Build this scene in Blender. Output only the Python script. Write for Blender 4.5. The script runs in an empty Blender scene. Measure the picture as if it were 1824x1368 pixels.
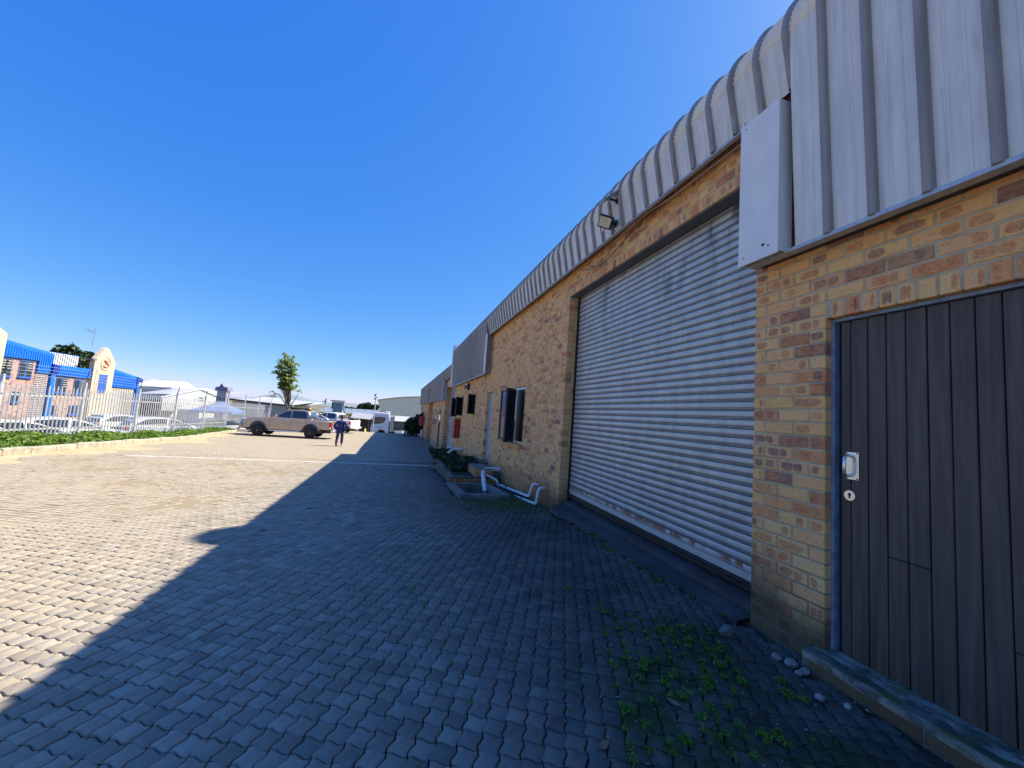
import bpy, math, random
import numpy as np
from mathutils import Vector, Matrix
random.seed(7); RNG=np.random.default_rng(7)
R=math.radians; PI=math.pi
S=bpy.context.scene; COL=S.collection
# ------------------------------------------------------------------ camera
PITCH,ROLL,YAW=R(4.816),R(4.108),R(16.081)
fwd=Vector((math.sin(YAW)*math.cos(PITCH),math.cos(YAW)*math.cos(PITCH),math.sin(PITCH)))
r0=Vector((math.cos(YAW),-math.sin(YAW),0)); u0=r0.cross(fwd)
rt=math.cos(ROLL)*r0+math.sin(ROLL)*u0; up=-math.sin(ROLL)*r0+math.cos(ROLL)*u0
cd=bpy.data.cameras.new('camera'); cam=bpy.data.objects.new('camera',cd); COL.objects.link(cam)
M=Matrix((rt,up,-fwd)).transposed().to_4x4(); cam.matrix_world=M
cd.sensor_width=36; cd.lens=691.65/1824*36; cd.clip_start=.05; cd.clip_end=6000
S.camera=cam
# ------------------------------------------------------------------ light
SUN=Vector((1,.2,1.13)).normalized()
w=bpy.data.worlds.new('World'); S.world=w; w.use_nodes=True
nt=w.node_tree; bg=nt.nodes['Background']
sky=nt.nodes.new('ShaderNodeTexSky'); sky.sky_type='NISHITA'; sky.sun_disc=False
sky.sun_elevation=math.asin(SUN.z); sky.sun_rotation=math.atan2(SUN.x,SUN.y)
sky.altitude=1500; sky.air_density=0.7; sky.dust_density=1.0; sky.ozone_density=6.0
# even colour response over the whole dome (deeper, purer blue than the raw model)
EXPO=1.5
sp_=nt.nodes.new('ShaderNodeSeparateColor'); cb_=nt.nodes.new('ShaderNodeCombineColor'); nt.links.new(sky.outputs[0],sp_.inputs[0])
for _i,(_g,_a) in enumerate(((1.34,1.50),(.74,.936),(.23,1.004))):
    m1=nt.nodes.new('ShaderNodeMath'); m1.operation='MULTIPLY'; m1.inputs[1].default_value=.15; nt.links.new(sp_.outputs[_i],m1.inputs[0])
    m2=nt.nodes.new('ShaderNodeMath'); m2.operation='POWER'; m2.inputs[1].default_value=_g; nt.links.new(m1.outputs[0],m2.inputs[0])
    m3=nt.nodes.new('ShaderNodeMath'); m3.operation='MULTIPLY'; m3.inputs[1].default_value=_a/.15/2**(EXPO-.12); nt.links.new(m2.outputs[0],m3.inputs[0]); nt.links.new(m3.outputs[0],cb_.inputs[_i])
nt.links.new(cb_.outputs[0],bg.inputs[0])
bg.inputs[1].default_value=0.15
sd=bpy.data.lights.new('sun','SUN'); sd.energy=3.3; sd.angle=R(.53); sd.color=(1,.92,.78)
so=bpy.data.objects.new('sun',sd); COL.objects.link(so); so.rotation_euler=SUN.to_track_quat('Z','Y').to_euler()
vs=S.view_settings; vs.view_transform='Standard'; vs.look='None'; vs.gamma=1; vs.use_curve_mapping=False; vs.exposure=EXPO
try:
    S.cycles.max_bounces=8; S.cycles.diffuse_bounces=4; S.cycles.caustics_reflective=False; S.cycles.caustics_refractive=False
except Exception: pass
# ------------------------------------------------------------------ node helpers
class NT:
    def __init__(s,name):
        s.m=bpy.data.materials.new(name); s.m.use_nodes=True; s.t=s.m.node_tree; s.b=s.t.nodes['Principled BSDF']
    def n(s,kind,**kw):
        nd=s.t.nodes.new('ShaderNode'+kind)
        for k,v in kw.items():
            if hasattr(nd,k): setattr(nd,k,v)
        return nd
    def L(s,a,b): s.t.links.new(a,b)
    def setin(s,nd,i,v):
        if hasattr(v,'is_linked') or isinstance(v,bpy.types.NodeSocket): s.L(v,nd.inputs[i])
        else: nd.inputs[i].default_value=v
    def math(s,op,a,b=0.0,clamp=False):
        nd=s.n('Math',operation=op); nd.use_clamp=clamp; s.setin(nd,0,a); s.setin(nd,1,b); return nd.outputs[0]
    def mix(s,f,a,b,mode='MIX'):
        nd=s.t.nodes.new('ShaderNodeMix'); nd.data_type='RGBA'; nd.blend_type=mode
        s.setin(nd,0,f)
        for i,v in ((6,a),(7,b)):
            if isinstance(v,bpy.types.NodeSocket): s.L(v,nd.inputs[i])
            else: nd.inputs[i].default_value=(*v,1) if len(v)==3 else v
        return nd.outputs[2]
    def noise(s,vec,scale,detail=3,rough=.55,w=None,dist=0.0):
        nd=s.n('TexNoise'); 
        if w is not None: nd.noise_dimensions='4D'; s.setin(nd,'W',w)
        if vec is not None: s.L(vec,nd.inputs['Vector'])
        nd.inputs['Scale'].default_value=scale; nd.inputs['Detail'].default_value=detail; nd.inputs['Roughness'].default_value=rough
        nd.inputs['Distortion'].default_value=dist
        return nd.outputs[0]
    def ramp(s,f,pts,interp='LINEAR'):
        nd=s.n('ValToRGB'); nd.color_ramp.interpolation=interp
        e=nd.color_ramp.elements
        while len(e)<len(pts): e.new(.5)
        for x,(p,c) in zip(e,pts):
            x.position=p; x.color=(*c,1) if hasattr(c,'__len__') else (c,c,c,1)
        s.setin(nd,0,f); return nd.outputs[0]
    def mapr(s,v,a,b,c=0.0,d=1.0,smooth=True):
        nd=s.n('MapRange'); 
        if smooth: nd.interpolation_type='SMOOTHSTEP'
        s.setin(nd,0,v); 
        for i,x in zip((1,2,3,4),(a,b,c,d)): nd.inputs[i].default_value=x
        return nd.outputs[0]
    def pos(s): return s.n('NewGeometry').outputs['Position']
    def obj(s): return s.n('TexCoord').outputs['Object']
    def scalev(s,v,sc,rot=(0,0,0)):
        nd=s.n('Mapping'); s.L(v,nd.inputs[0]); nd.inputs['Scale'].default_value=sc; nd.inputs['Rotation'].default_value=rot; return nd.outputs[0]
    def sep(s,v):
        nd=s.n('SeparateXYZ'); s.L(v,nd.inputs[0]); return nd.outputs
    def rnd(s):
        a=s.n('NewGeometry').outputs['Random Per Island']; o=s.n('ObjectInfo').outputs['Random']
        return s.math('FRACT',s.math('ADD',a,o))
    def bump(s,h,dist=.01,strength=.5):
        nd=s.n('Bump'); nd.inputs['Distance'].default_value=dist; nd.inputs['Strength'].default_value=strength
        s.L(h,nd.inputs['Height']); s.L(nd.outputs[0],s.b.inputs['Normal']); return nd
    def out(s,col=None,rough=.7,metal=0.0,spec=.5):
        if col is not None: s.setin(s.b,'Base Color',col if isinstance(col,bpy.types.NodeSocket) else (*col,1))
        s.setin(s.b,'Roughness',rough); s.setin(s.b,'Metallic',metal); s.b.inputs['Specular IOR Level'].default_value=spec
        return s.m
def plain(name,col,rough=.6,metal=0.0,var=.15,scale=6,bump=0.0,spec=.5):
    m=NT(name); n=m.noise(m.pos(),scale,4)
    c=m.mix(m.mapr(n,.3,.7),tuple(x*(1-var) for x in col),tuple(min(1,x*(1+var)) for x in col))
    if bump: m.bump(m.noise(m.pos(),scale*12,3),.004,bump)
    r=m.mapr(n,.2,.8,max(0.02,rough-.08),min(1,rough+.08))
    return m.out(c,r,metal,spec)
def gz(Y):
    if Y<4: return -1.37
    if Y<24: return -1.37-.0505*(Y-4)
    return -2.38-.0133*(min(Y,60)-24)
def groundz_node(m,y):
    a=m.math('MULTIPLY',m.math('MAXIMUM',m.math('SUBTRACT',y,4.0),0.0),-.0505)
    return m.math('ADD',a,-1.37)
def brick_material(name='clay_brick',texture=False,tint=None):
    m=NT(name); P=m.pos()
    if texture:
        sx=m.sep(P); cv=m.n('CombineXYZ'); m.L(m.math('ADD',sx[1],sx[0]),cv.inputs[0]); m.L(sx[2],cv.inputs[1])
        bt=m.n('TexBrick'); m.L(cv.outputs[0],bt.inputs['Vector']); bt.inputs['Scale'].default_value=1
        bt.inputs['Brick Width'].default_value=.232; bt.inputs['Row Height'].default_value=.085; bt.inputs['Mortar Size'].default_value=.008
        bt.inputs['Color1'].default_value=(0,0,0,1); bt.inputs['Color2'].default_value=(1,1,1,1); bt.inputs['Mortar'].default_value=(.5,.5,.5,1)
        r=m.math('MULTIPLY',bt.outputs['Color'],.9999)
    else: r=m.rnd()
    base=m.ramp(r,[(0,(.86,.46,.16)),(.25,(.88,.52,.21)),(.45,(.86,.44,.16)),(.66,(.85,.43,.19)),(.80,(.78,.34,.13)),(.89,(.66,.22,.08)),(.935,(.42,.16,.09)),(.965,(.22,.10,.09)),(1,(.84,.46,.17))])
    w=m.math('MULTIPLY',r,137.0)
    r2=m.math('FRACT',m.math('MULTIPLY',r,17.31)); r3=m.math('FRACT',m.math('MULTIPLY',r,53.7)); r4=m.math('FRACT',m.math('MULTIPLY',r,91.3)); r5=m.math('FRACT',m.math('MULTIPLY',r,7.77))
    pc=m.ramp(r2,[(0,(.76,.28,.09)),(.45,(.66,.22,.09)),(.70,(.50,.17,.10)),(.86,(.22,.11,.12)),(1,(.10,.07,.09))])
    if texture: patch=m.math('MULTIPLY',m.mapr(m.noise(P,7,3,.55,w),.5,.6),m.mapr(r5,.3,.7,0,.8))
    else:
        uv=m.sep(m.n('TexCoord').outputs['UV']); wob=m.math('MULTIPLY',m.math('SUBTRACT',m.noise(P,24,3,.6,w),.5),.75)
        dv=m.math('DIVIDE',m.math('ABSOLUTE',m.math('SUBTRACT',uv[1],.5)),.40)
        def spot(cx,wd,act):
            du=m.math('DIVIDE',m.math('ABSOLUTE',m.math('SUBTRACT',uv[0],cx)),wd)
            d=m.math('ADD',m.math('POWER',m.math('ADD',m.math('POWER',du,3.0),m.math('POWER',dv,3.0)),.333),wob)
            return m.math('MULTIPLY',m.mapr(d,.72,1.0,1,0),act)
        s1=spot(m.math('ADD',.2,m.math('MULTIPLY',r3,.15)),m.math('ADD',.12,m.math('MULTIPLY',r4,.10)),m.mapr(r5,.50,.58))
        s2=spot(m.math('ADD',.62,m.math('MULTIPLY',r4,.15)),m.math('ADD',.12,m.math('MULTIPLY',r3,.16)),m.mapr(r3,.55,.62))
        s3=spot(.5,.45,m.mapr(r4,.90,.93)); patch=m.math('MULTIPLY',m.math('MAXIMUM',m.math('MAXIMUM',s1,s2),s3),.8)
        tone=m.noise(P,55,3,.7,w); pc=m.mix(m.mapr(tone,.4,.65,0,.45),pc,(.10,.045,.03))
    c=m.mix(patch,base,pc)
    sp=m.noise(P,105,2,.6,w); c=m.mix(m.mapr(sp,.60,.67,0,.75),c,(.16,.07,.035))
    fine=m.noise(P,28,4,.6,w); c=m.mix(m.mapr(fine,.3,.7,0,.30),c,tuple((.86,.56,.28)))
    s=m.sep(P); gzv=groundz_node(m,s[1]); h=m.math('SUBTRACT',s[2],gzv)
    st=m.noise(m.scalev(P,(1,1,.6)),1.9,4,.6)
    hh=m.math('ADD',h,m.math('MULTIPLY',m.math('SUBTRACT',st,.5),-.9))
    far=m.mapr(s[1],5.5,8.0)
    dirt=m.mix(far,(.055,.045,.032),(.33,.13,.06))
    damp_shade=m.math('MULTIPLY',m.mapr(hh,.16,.62,1,0),m.math('SUBTRACT',.88,m.math('MULTIPLY',far,.30)))
    c=m.mix(damp_shade,c,dirt)
    sn=m.noise(m.scalev(P,(1,1.3,.45)),.9,5,.65); c=m.mix(m.mapr(sn,.62,.76,0,.30),c,(.16,.09,.05))
    if texture: c=m.mix(bt.outputs['Fac'],c,(.22,.185,.14))
    if tint: c=m.mix(1.0,c,tint,'MULTIPLY')
    m.bump(m.math('ADD',sp,fine),.004,.5)
    return m.out(c,.85,0,.25)
M_brick=brick_material(); M_bricktex=brick_material('clay_brick_distant',True); M_brickoff=brick_material('office_brick',True,(.66,.80,1.45))
m=NT('mortar'); n=m.noise(m.pos(),9,4); c=m.mix(m.mapr(n,.3,.7),(.42,.33,.21),(.58,.47,.31)); s=m.sep(m.pos()); h=m.math('SUBTRACT',s[2],groundz_node(m,s[1]))
c=m.mix(m.mapr(h,.1,.8,.8,0),c,(.07,.06,.04)); m.bump(m.noise(m.pos(),60,3),.003,.5); M_mortar=m.out(c,.95,0,.2)
def paver_material(name='concrete_paver',texture=False):
    m=NT(name); P=m.pos(); s=m.sep(P); r=m.rnd()
    lum=m.ramp(r,[(0,.22),(.3,.29),(.7,.34),(1,.41)])
    tint=m.mix(m.math('FRACT',m.math('MULTIPLY',r,9.7)),(1,.90,.76),(1.0,.86,.68))
    c=m.mix(1.0,lum,tint,'MULTIPLY')
    n1=m.noise(P,1.1,5,.6); c=m.mix(m.mapr(n1,.35,.7,0,.5),c,(.42,.36,.27))
    n2=m.noise(P,45,4,.65); c=m.mix(m.mapr(n2,.45,.8,0,.35),c,(.13,.12,.11))
    n3=m.noise(P,7,4,.6,dist=.6); c=m.mix(m.mapr(n3,.62,.75,0,.55),c,(.15,.135,.12))
    # moss near the wall; shade on the building side is painted into the colour
    def blob(cx,cy,rad):
        dx=m.math('SUBTRACT',s[0],cx); dy=m.math('SUBTRACT',s[1],cy)
        d=m.math('SQRT',m.math('ADD',m.math('MULTIPLY',dx,dx),m.math('MULTIPLY',dy,dy)))
        d=m.math('ADD',d,m.math('MULTIPLY',m.math('SUBTRACT',m.noise(P,3.5,4,.6),.5),rad*1.3))
        return m.mapr(d,rad*.35,rad,1,0)
    damp_shade=m.mapr(m.math('ADD',s[0],m.math('MULTIPLY',m.math('SUBTRACT',n1,.5),2.4)),-1.2,1.4)
    sunlit_dust=m.mapr(s[0],-.6,-3.5); c=m.mix(m.math('MULTIPLY',sunlit_dust,.45),c,(.45,.365,.225))  # dusty tint that also paints the sunlit side of the yard brighter
    c=m.mix(m.math('MULTIPLY',damp_shade,.62),c,(.085,.080,.072))
    near=m.math('MULTIPLY',m.mapr(s[0],.3,1.9),m.mapr(m.noise(P,1.9,5,.7),.3,.62,.25,.9)); c=m.mix(near,c,(.060,.056,.050))  # deeper painted shade on the pavers beside the building
    g=blob(1.55,1.75,.75)
    for bx_,by_,br_ in ((1.9,6.7,1.3),(1.9,1.2,.5),(2.0,2.1,.45),(1.3,1.25,.35)): g=m.math('MAXIMUM',g,blob(bx_,by_,br_))
    ms=m.mapr(m.noise(P,5.5,5,.65),.42,.58,.25,1)
    c=m.mix(m.math('MULTIPLY',m.math('MULTIPLY',g,ms),.85),c,(.040,.066,.018))
    wet=m.mapr(m.noise(P,2.6,5,.7),.58,.66,0,.55); c=m.mix(m.math('MULTIPLY',wet,damp_shade),c,(.035,.035,.036))
    if texture:
        mp=m.scalev(P,(1,1,1),(0,0,R(24)))
        wv=m.n('TexBrick'); m.L(mp,wv.inputs['Vector']); wv.inputs['Scale'].default_value=1; wv.inputs['Brick Width'].default_value=.20; wv.inputs['Row Height'].default_value=.10
        wv.inputs['Mortar Size'].default_value=.008; wv.inputs['Color1'].default_value=(.30,.26,.20,1); wv.inputs['Color2'].default_value=(.45,.375,.25,1); wv.inputs['Mortar'].default_value=(.12,.10,.08,1)
        c=m.mix(.75,c,wv.outputs['Color'])
        c=m.mix(m.mapr(m.noise(m.scalev(P,(.7,3,1),(0,0,R(-21))),1.4,5,.6),.4,.7,0,.5),c,(.46,.38,.24))
        c=m.mix(m.math('MULTIPLY',damp_shade,.5),c,(.1,.1,.098))  # same painted shade on the distant paving
    m.bump(m.math('ADD',n2,m.math('MULTIPLY',n3,.5)),.004,.45)
    return m.out(c,.9,0,.2)
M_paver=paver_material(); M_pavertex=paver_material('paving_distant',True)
m=NT('joint_soil'); P=m.pos(); n=m.noise(P,5,5); c=m.mix(m.mapr(n,.35,.65),(.045,.038,.028),(.10,.085,.06))
c=m.mix(m.mapr(m.noise(P,1.5,4),.5,.62,0,.6),c,(.03,.045,.014)); sx=m.sep(P)
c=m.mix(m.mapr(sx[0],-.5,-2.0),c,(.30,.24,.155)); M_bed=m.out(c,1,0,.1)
m=NT('sand'); P=m.pos(); n=m.noise(P,1.6,6,.65); c=m.mix(m.mapr(n,.35,.65),(.50,.34,.19),(.57,.42,.26)); m.bump(m.noise(P,22,5,.7),.02,.7); M_sand=m.out(c,1,0,.1)
def zinc(name,c0,c1,rough=.42,metal=.55,streak=True):
    m=NT(name); P=m.pos(); v=m.scalev(P,(9,9,.35)); n=m.noise(v,2.2,5,.6); c=m.mix(m.mapr(n,.3,.7),c0,c1)
    n2=m.noise(m.scalev(P,(30,30,1.2)),1.0,4,.6); c=m.mix(m.mapr(n2,.56,.72,0,.35),c,tuple(x*.55 for x in c0))
    n3=m.noise(P,2.5,3); c=m.mix(m.mapr(n3,.5,.7,0,.3),c,tuple(min(1,x*1.15) for x in c1))
    return m.out(c,m.mapr(n,.2,.8,rough-.08,rough+.12),metal,.5)
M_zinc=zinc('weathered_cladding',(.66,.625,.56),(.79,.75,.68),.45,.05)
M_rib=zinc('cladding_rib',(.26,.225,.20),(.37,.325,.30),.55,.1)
M_rib2=zinc('cladding_trim',(.42,.42,.43),(.55,.55,.56),.4,.4)
M_dirt=plain('sealant_dirt',(.07,.065,.05),.9,0,.5,80)
m=NT('galvanised_slat'); P=m.pos(); n=m.noise(m.scalev(P,(1,2.5,1)),3,5,.6); c=m.mix(m.mapr(n,.3,.7),(.46,.45,.43),(.58,.565,.54))
n2=m.noise(m.scalev(P,(1,26,1.4)),1,4,.7); c=m.mix(m.mapr(n2,.60,.74,0,.6),c,(.12,.11,.11))
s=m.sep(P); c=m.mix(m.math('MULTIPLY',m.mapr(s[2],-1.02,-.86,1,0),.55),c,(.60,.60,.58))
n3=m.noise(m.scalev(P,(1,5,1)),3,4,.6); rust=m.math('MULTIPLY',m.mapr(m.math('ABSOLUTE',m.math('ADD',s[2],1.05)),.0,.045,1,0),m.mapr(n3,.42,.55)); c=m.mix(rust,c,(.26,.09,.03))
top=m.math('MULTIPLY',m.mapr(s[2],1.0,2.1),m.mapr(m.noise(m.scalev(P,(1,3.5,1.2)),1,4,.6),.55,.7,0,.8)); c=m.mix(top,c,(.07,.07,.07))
M_slat=m.out(c,.42,.3,.5)
M_steel=plain('steel_frame_blue_grey',(.22,.29,.40),.5,.2,.2,20)
M_darkpaint=plain('black_brown_paint',(.030,.026,.026),.45,0,.3,12)
m=NT('door_plank_paint'); P=m.pos(); n=m.noise(m.scalev(P,(1,14,.7)),2.5,5,.6); c=m.mix(m.mapr(n,.3,.75),(.072,.053,.044),(.125,.092,.078))
s=m.sep(P); c=m.mix(m.mapr(m.math('ADD',s[2],m.math('MULTIPLY',n,.5)),-1.25,-.75,.7,0),c,(.03,.035,.018)); m.bump(n,.003,.5); M_plank=m.out(c,.55,0,.4)
M_chrome=plain('brushed_aluminium',(.72,.72,.72),.28,.85,.06,30)
M_concrete=plain('weathered_concrete',(.17,.165,.15),.9,0,.35,5,.5)
m=NT('mossy_concrete'); P=m.pos(); n=m.noise(P,7,5,.6); c=m.mix(m.mapr(n,.35,.65),(.08,.078,.06),(.22,.20,.165)); c=m.mix(m.mapr(m.noise(P,4,4),.5,.62,0,.75),c,(.10,.12,.035)); m.bump(m.noise(P,60,3),.004,.6); M_mossy=m.out(c,.95,0,.2)
m=NT('worn_sill_concrete'); P=m.pos(); n=m.noise(P,9,6,.65); c=m.mix(m.mapr(n,.35,.65),(.10,.09,.07),(.36,.33,.27)); c=m.mix(m.mapr(m.noise(P,5,4),.5,.62,0,.6),c,(.09,.10,.035)); m.bump(n,.02,.7); M_sill=m.out(c,.95,0,.2)
M_slab=plain('dark_apron_concrete',(.060,.055,.055),.85,0,.35,4,.5)
M_pvc=plain('white_pvc',(.78,.76,.72),.35,0,.07,14)
M_white=plain('white_paint',(.80,.80,.78),.35,0,.05,5)
M_black=plain('black_plastic',(.012,.012,.014),.4,0,.2,10)
M_rubber=plain('tyre_rubber',(.022,.021,.020),.85,0,.25,30)
M_red=plain('red_cabinet_paint',(.34,.025,.015),.45,0,.25,4)
M_copper=plain('faded_cable',(.42,.20,.14),.6,0,.15,10)
M_yellow=plain('yellow_paint',(.80,.52,.03),.5,0,.1,8)
M_kerb=plain('kerb_concrete',(.42,.37,.28),.9,0,.25,4,.5)
M_fence=plain('galvanised_fence',(.62,.63,.63),.4,.35,.12,8)
M_wood=plain('old_timber',(.10,.07,.045),.8,0,.4,8)
M_greyroof=zinc('grey_sheet_roof',(.40,.40,.41),(.52,.52,.52),.55,.1)
M_whiteroof=plain('white_sheet_roof',(.62,.60,.55),.6,0,.06,1)
M_cream=plain('cream_plaster',(.60,.49,.36),.85,0,.06,2)
M_blue=plain('blue_sheet',(.012,.17,.68),.4,0,.08,2)
M_bluedk=plain('blue_gutter',(.01,.04,.30),.4,0,.08,2)
M_bluefr=plain('blue_window_frame',(.05,.13,.42),.45,0,.1,2)
M_glass=NT('window_glass').out((.03,.04,.05),.06,0,.8)
M_glassb=NT('reflective_glass').out((.07,.10,.14),.08,.3,.8)
M_blind=plain('pale_blinds',(.45,.42,.36),.7)
M_emb=plain('orange_emblem',(.60,.16,.06),.6)
M_asph=plain('asphalt',(.09,.088,.085),.9,0,.2,.8,.4)
M_earth=plain('dry_grass_ground',(.16,.14,.07),1,0,.3,.05)
M_text=plain('sign_grey',(.22,.27,.27),.6)
def leafmat(name,c0,c1,c2,trans=.25):
    m=NT(name); r=m.rnd(); n=m.noise(m.pos(),1.3,3); f=m.math('FRACT',m.math('ADD',r,m.math('MULTIPLY',n,.5)))
    c=m.ramp(f,[(0,c0),(.5,c1),(1,c2)]); m.b.inputs['Subsurface Weight'].default_value=0
    tr=m.n('BsdfTranslucent'); m.L(c,tr.inputs[0]); mx=m.n('MixShader'); mx.inputs[0].default_value=trans
    o=m.t.nodes['Material Output']; m.L(m.b.outputs[0],mx.inputs[1]); m.L(tr.outputs[0],mx.inputs[2]); m.L(mx.outputs[0],o.inputs[0])
    return m.out(c,.55,0,.4)
M_hedge=leafmat('groundcover_leaf',(.08,.17,.02),(.15,.27,.035),(.27,.36,.055),.35)
M_dkleaf=leafmat('dark_shrub_leaf',(.012,.03,.01),(.02,.05,.015),(.04,.08,.025),.1)
M_treeleaf=leafmat('broad_tree_leaf',(.12,.19,.04),(.22,.30,.07),(.36,.42,.13),.4)
M_weed=leafmat('weed_leaf',(.08,.19,.02),(.14,.29,.035),(.22,.38,.06),.35)
M_farleaf=leafmat('distant_foliage',(.020,.045,.015),(.04,.08,.025),(.07,.11,.035),.1)
M_brownleaf=leafmat('brown_foliage',(.12,.08,.04),(.18,.13,.06),(.20,.18,.08),.1)
M_bark=plain('tree_bark',(.20,.16,.12),.95,0,.35,12,.6)
M_stone=plain('pale_stone',(.30,.27,.25),.9,0,.25,20,.6)
# ------------------------------------------------------------------ mesh helpers
class MB:
    def __init__(s): s.v=[]; s.f=[]; s.mi=[]; s.sm=[]
    def add(s,v,f,mi=0,sm=False):
        o=len(s.v); s.v+= [tuple(p) for p in v]; s.f+=[tuple(i+o for i in q) for q in f]; s.mi+=[mi]*len(f); s.sm+=[sm]*len(f); return s
    def box(s,x0,x1,y0,y1,z0,z1,mi=0):
        v=[(x,y,z) for z in (z0,z1) for y in (y0,y1) for x in (x0,x1)]
        return s.add(v,[(0,2,3,1),(4,5,7,6),(0,1,5,4),(2,6,7,3),(0,4,6,2),(1,3,7,5)],mi)
    def cbox(s,x0,x1,y0,y1,z0,z1,c=.01,mi=0):
        # box with chamfered edges
        a=[]
        X=(x0,x1);Y=(y0,y1);Z=(z0,z1); idx={}
        for i in (0,1):
            for j in (0,1):
                for k in (0,1):
                    sx,sy,sz=(c if i==0 else -c),(c if j==0 else -c),(c if k==0 else -c)
                    for ax,p in enumerate(((X[i],Y[j]+sy,Z[k]+sz),(X[i]+sx,Y[j],Z[k]+sz),(X[i]+sx,Y[j]+sy,Z[k]))):
                        idx[(i,j,k,ax)]=len(a); a.append(p)
        f=[]
        for i in (0,1): f.append([idx[(i,j,k,0)] for j,k in ((0,0),(1,0),(1,1),(0,1))])
        for j in (0,1): f.append([idx[(i,j,k,1)] for i,k in ((0,0),(1,0),(1,1),(0,1))])
        for k in (0,1): f.append([idx[(i,j,k,2)] for i,j in ((0,0),(1,0),(1,1),(0,1))])
        for j in (0,1):
            for k in (0,1): f.append([idx[(0,j,k,1)],idx[(1,j,k,1)],idx[(1,j,k,2)],idx[(0,j,k,2)]])
            for i in (0,1): f.append([idx[(i,j,0,0)],idx[(i,j,1,0)],idx[(i,j,1,1)],idx[(i,j,0,1)]])
        for i in (0,1):
            for k in (0,1): f.append([idx[(i,0,k,0)],idx[(i,1,k,0)],idx[(i,1,k,2)],idx[(i,0,k,2)]])
            for j in (0,1):
                for k in (0,1): f.append([idx[(i,j,k,0)],idx[(i,j,k,1)],idx[(i,j,k,2)]])
        return s.add(a,f,mi)
    def tube(s,pts,r,n=8,mi=0,cap=True,sm=True):
        pts=[Vector(p) for p in pts]; rr=r if hasattr(r,'__len__') else [r]*len(pts)
        V=[];F=[]; prev=None
        for i,p in enumerate(pts):
            d=(pts[min(i+1,len(pts)-1)]-pts[max(i-1,0)]).normalized()
            a=(prev if prev is not None else (Vector((0,0,1)) if abs(d.z)<.9 else Vector((1,0,0))))
            u=(a-d*a.dot(d)).normalized(); prev=u; v=d.cross(u)
            for k in range(n):
                t=2*PI*k/n; V.append(p+(u*math.cos(t)+v*math.sin(t))*rr[i])
        for i in range(len(pts)-1):
            for k in range(n): F.append((i*n+k,i*n+(k+1)%n,(i+1)*n+(k+1)%n,(i+1)*n+k))
        s.add(V,F,mi,sm)
        if cap: s.add(V[:n],[tuple(range(n))[::-1]],mi); s.add(V[-n:],[tuple(range(n))],mi)
        return s
    def prism(s,poly,fn,a,b,mi=0,mside=None):
        # poly: list of 2d points ; fn(u,v,t)->xyz
        n=len(poly); V=[fn(u,v,a) for u,v in poly]+[fn(u,v,b) for u,v in poly]
        F=[(i,(i+1)%n,n+(i+1)%n,n+i) for i in range(n)]
        s.add(V,F,mi if mside is None else mside); s.add(V,[tuple(range(n))[::-1],tuple(range(n,2*n))],mi); return s
    def lathe(s,prof,c=(0,0,0),axis='z',n=20,mi=0,sm=True):
        V=[];F=[]
        for (r,h) in prof:
            for k in range(n):
                t=2*PI*k/n; a,b=r*math.cos(t),r*math.sin(t)
                p=(a,b,h) if axis=='z' else ((a,h,b) if axis=='y' else (h,a,b))
                V.append((p[0]+c[0],p[1]+c[1],p[2]+c[2]))
        for i in range(len(prof)-1):
            for k in range(n): F.append((i*n+k,i*n+(k+1)%n,(i+1)*n+(k+1)%n,(i+1)*n+k))
        s.add(V,F,mi,sm)
        if prof[0][0]>1e-4: s.add(V[:n],[tuple(range(n))],mi)
        if prof[-1][0]>1e-4: s.add(V[-n:],[tuple(range(n))],mi)
        return s
    def mesh(s,name,mats):
        me=bpy.data.meshes.new(name); me.from_pydata(s.v,[],s.f)
        if not isinstance(mats,(list,tuple)): mats=[mats]
        for q in mats: me.materials.append(q)
        me.polygons.foreach_set('material_index',s.mi); me.polygons.foreach_set('use_smooth',s.sm); me.update(); 
        import bmesh
        if len(s.f)<20000:
            b=bmesh.new(); b.from_mesh(me); bmesh.ops.recalc_face_normals(b,faces=b.faces); b.to_mesh(me); b.free()
        return me
    def build(s,name,mats,parent=None,loc=None,rot=None):
        return link(name,s.mesh(name,mats),parent,loc,rot)
def link(name,me,parent=None,loc=None,rot=None):
    o=bpy.data.objects.new(name,me); COL.objects.link(o)
    if parent is not None: o.parent=parent
    if loc is not None: o.location=loc
    if rot is not None: o.rotation_euler=rot
    return o
def tag(o,label=None,cat=None,group=None,kind=None):
    if label: o['label']=label
    if cat: o['category']=cat
    if group: o['group']=group
    if kind: o['kind']=kind
    return o
def thing(name,label,cat,loc=(0,0,0),rz=0,group=None,sc=1):
    o=bpy.data.objects.new(name,None); COL.objects.link(o); o.location=loc; o.rotation_euler=(0,0,rz); o.scale=(sc,sc,sc); o.empty_display_size=.2
    return tag(o,label,cat,group)
def struct(name,mb,mat,parent=None): return tag(mb.build(name,mat,parent),kind='structure')
def kids(o): return [c for c in bpy.data.objects if c.parent==o]
def copytree(o,parent=None,loc=None,rz=None,label=None):
    c=o.copy(); COL.objects.link(c)
    if parent is not None: c.parent=parent
    if loc is not None: c.location=loc
    if rz is not None: c.rotation_euler=(0,0,rz)
    if label: c['label']=label
    for k in kids(o): copytree(k,c)
    return c
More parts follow.
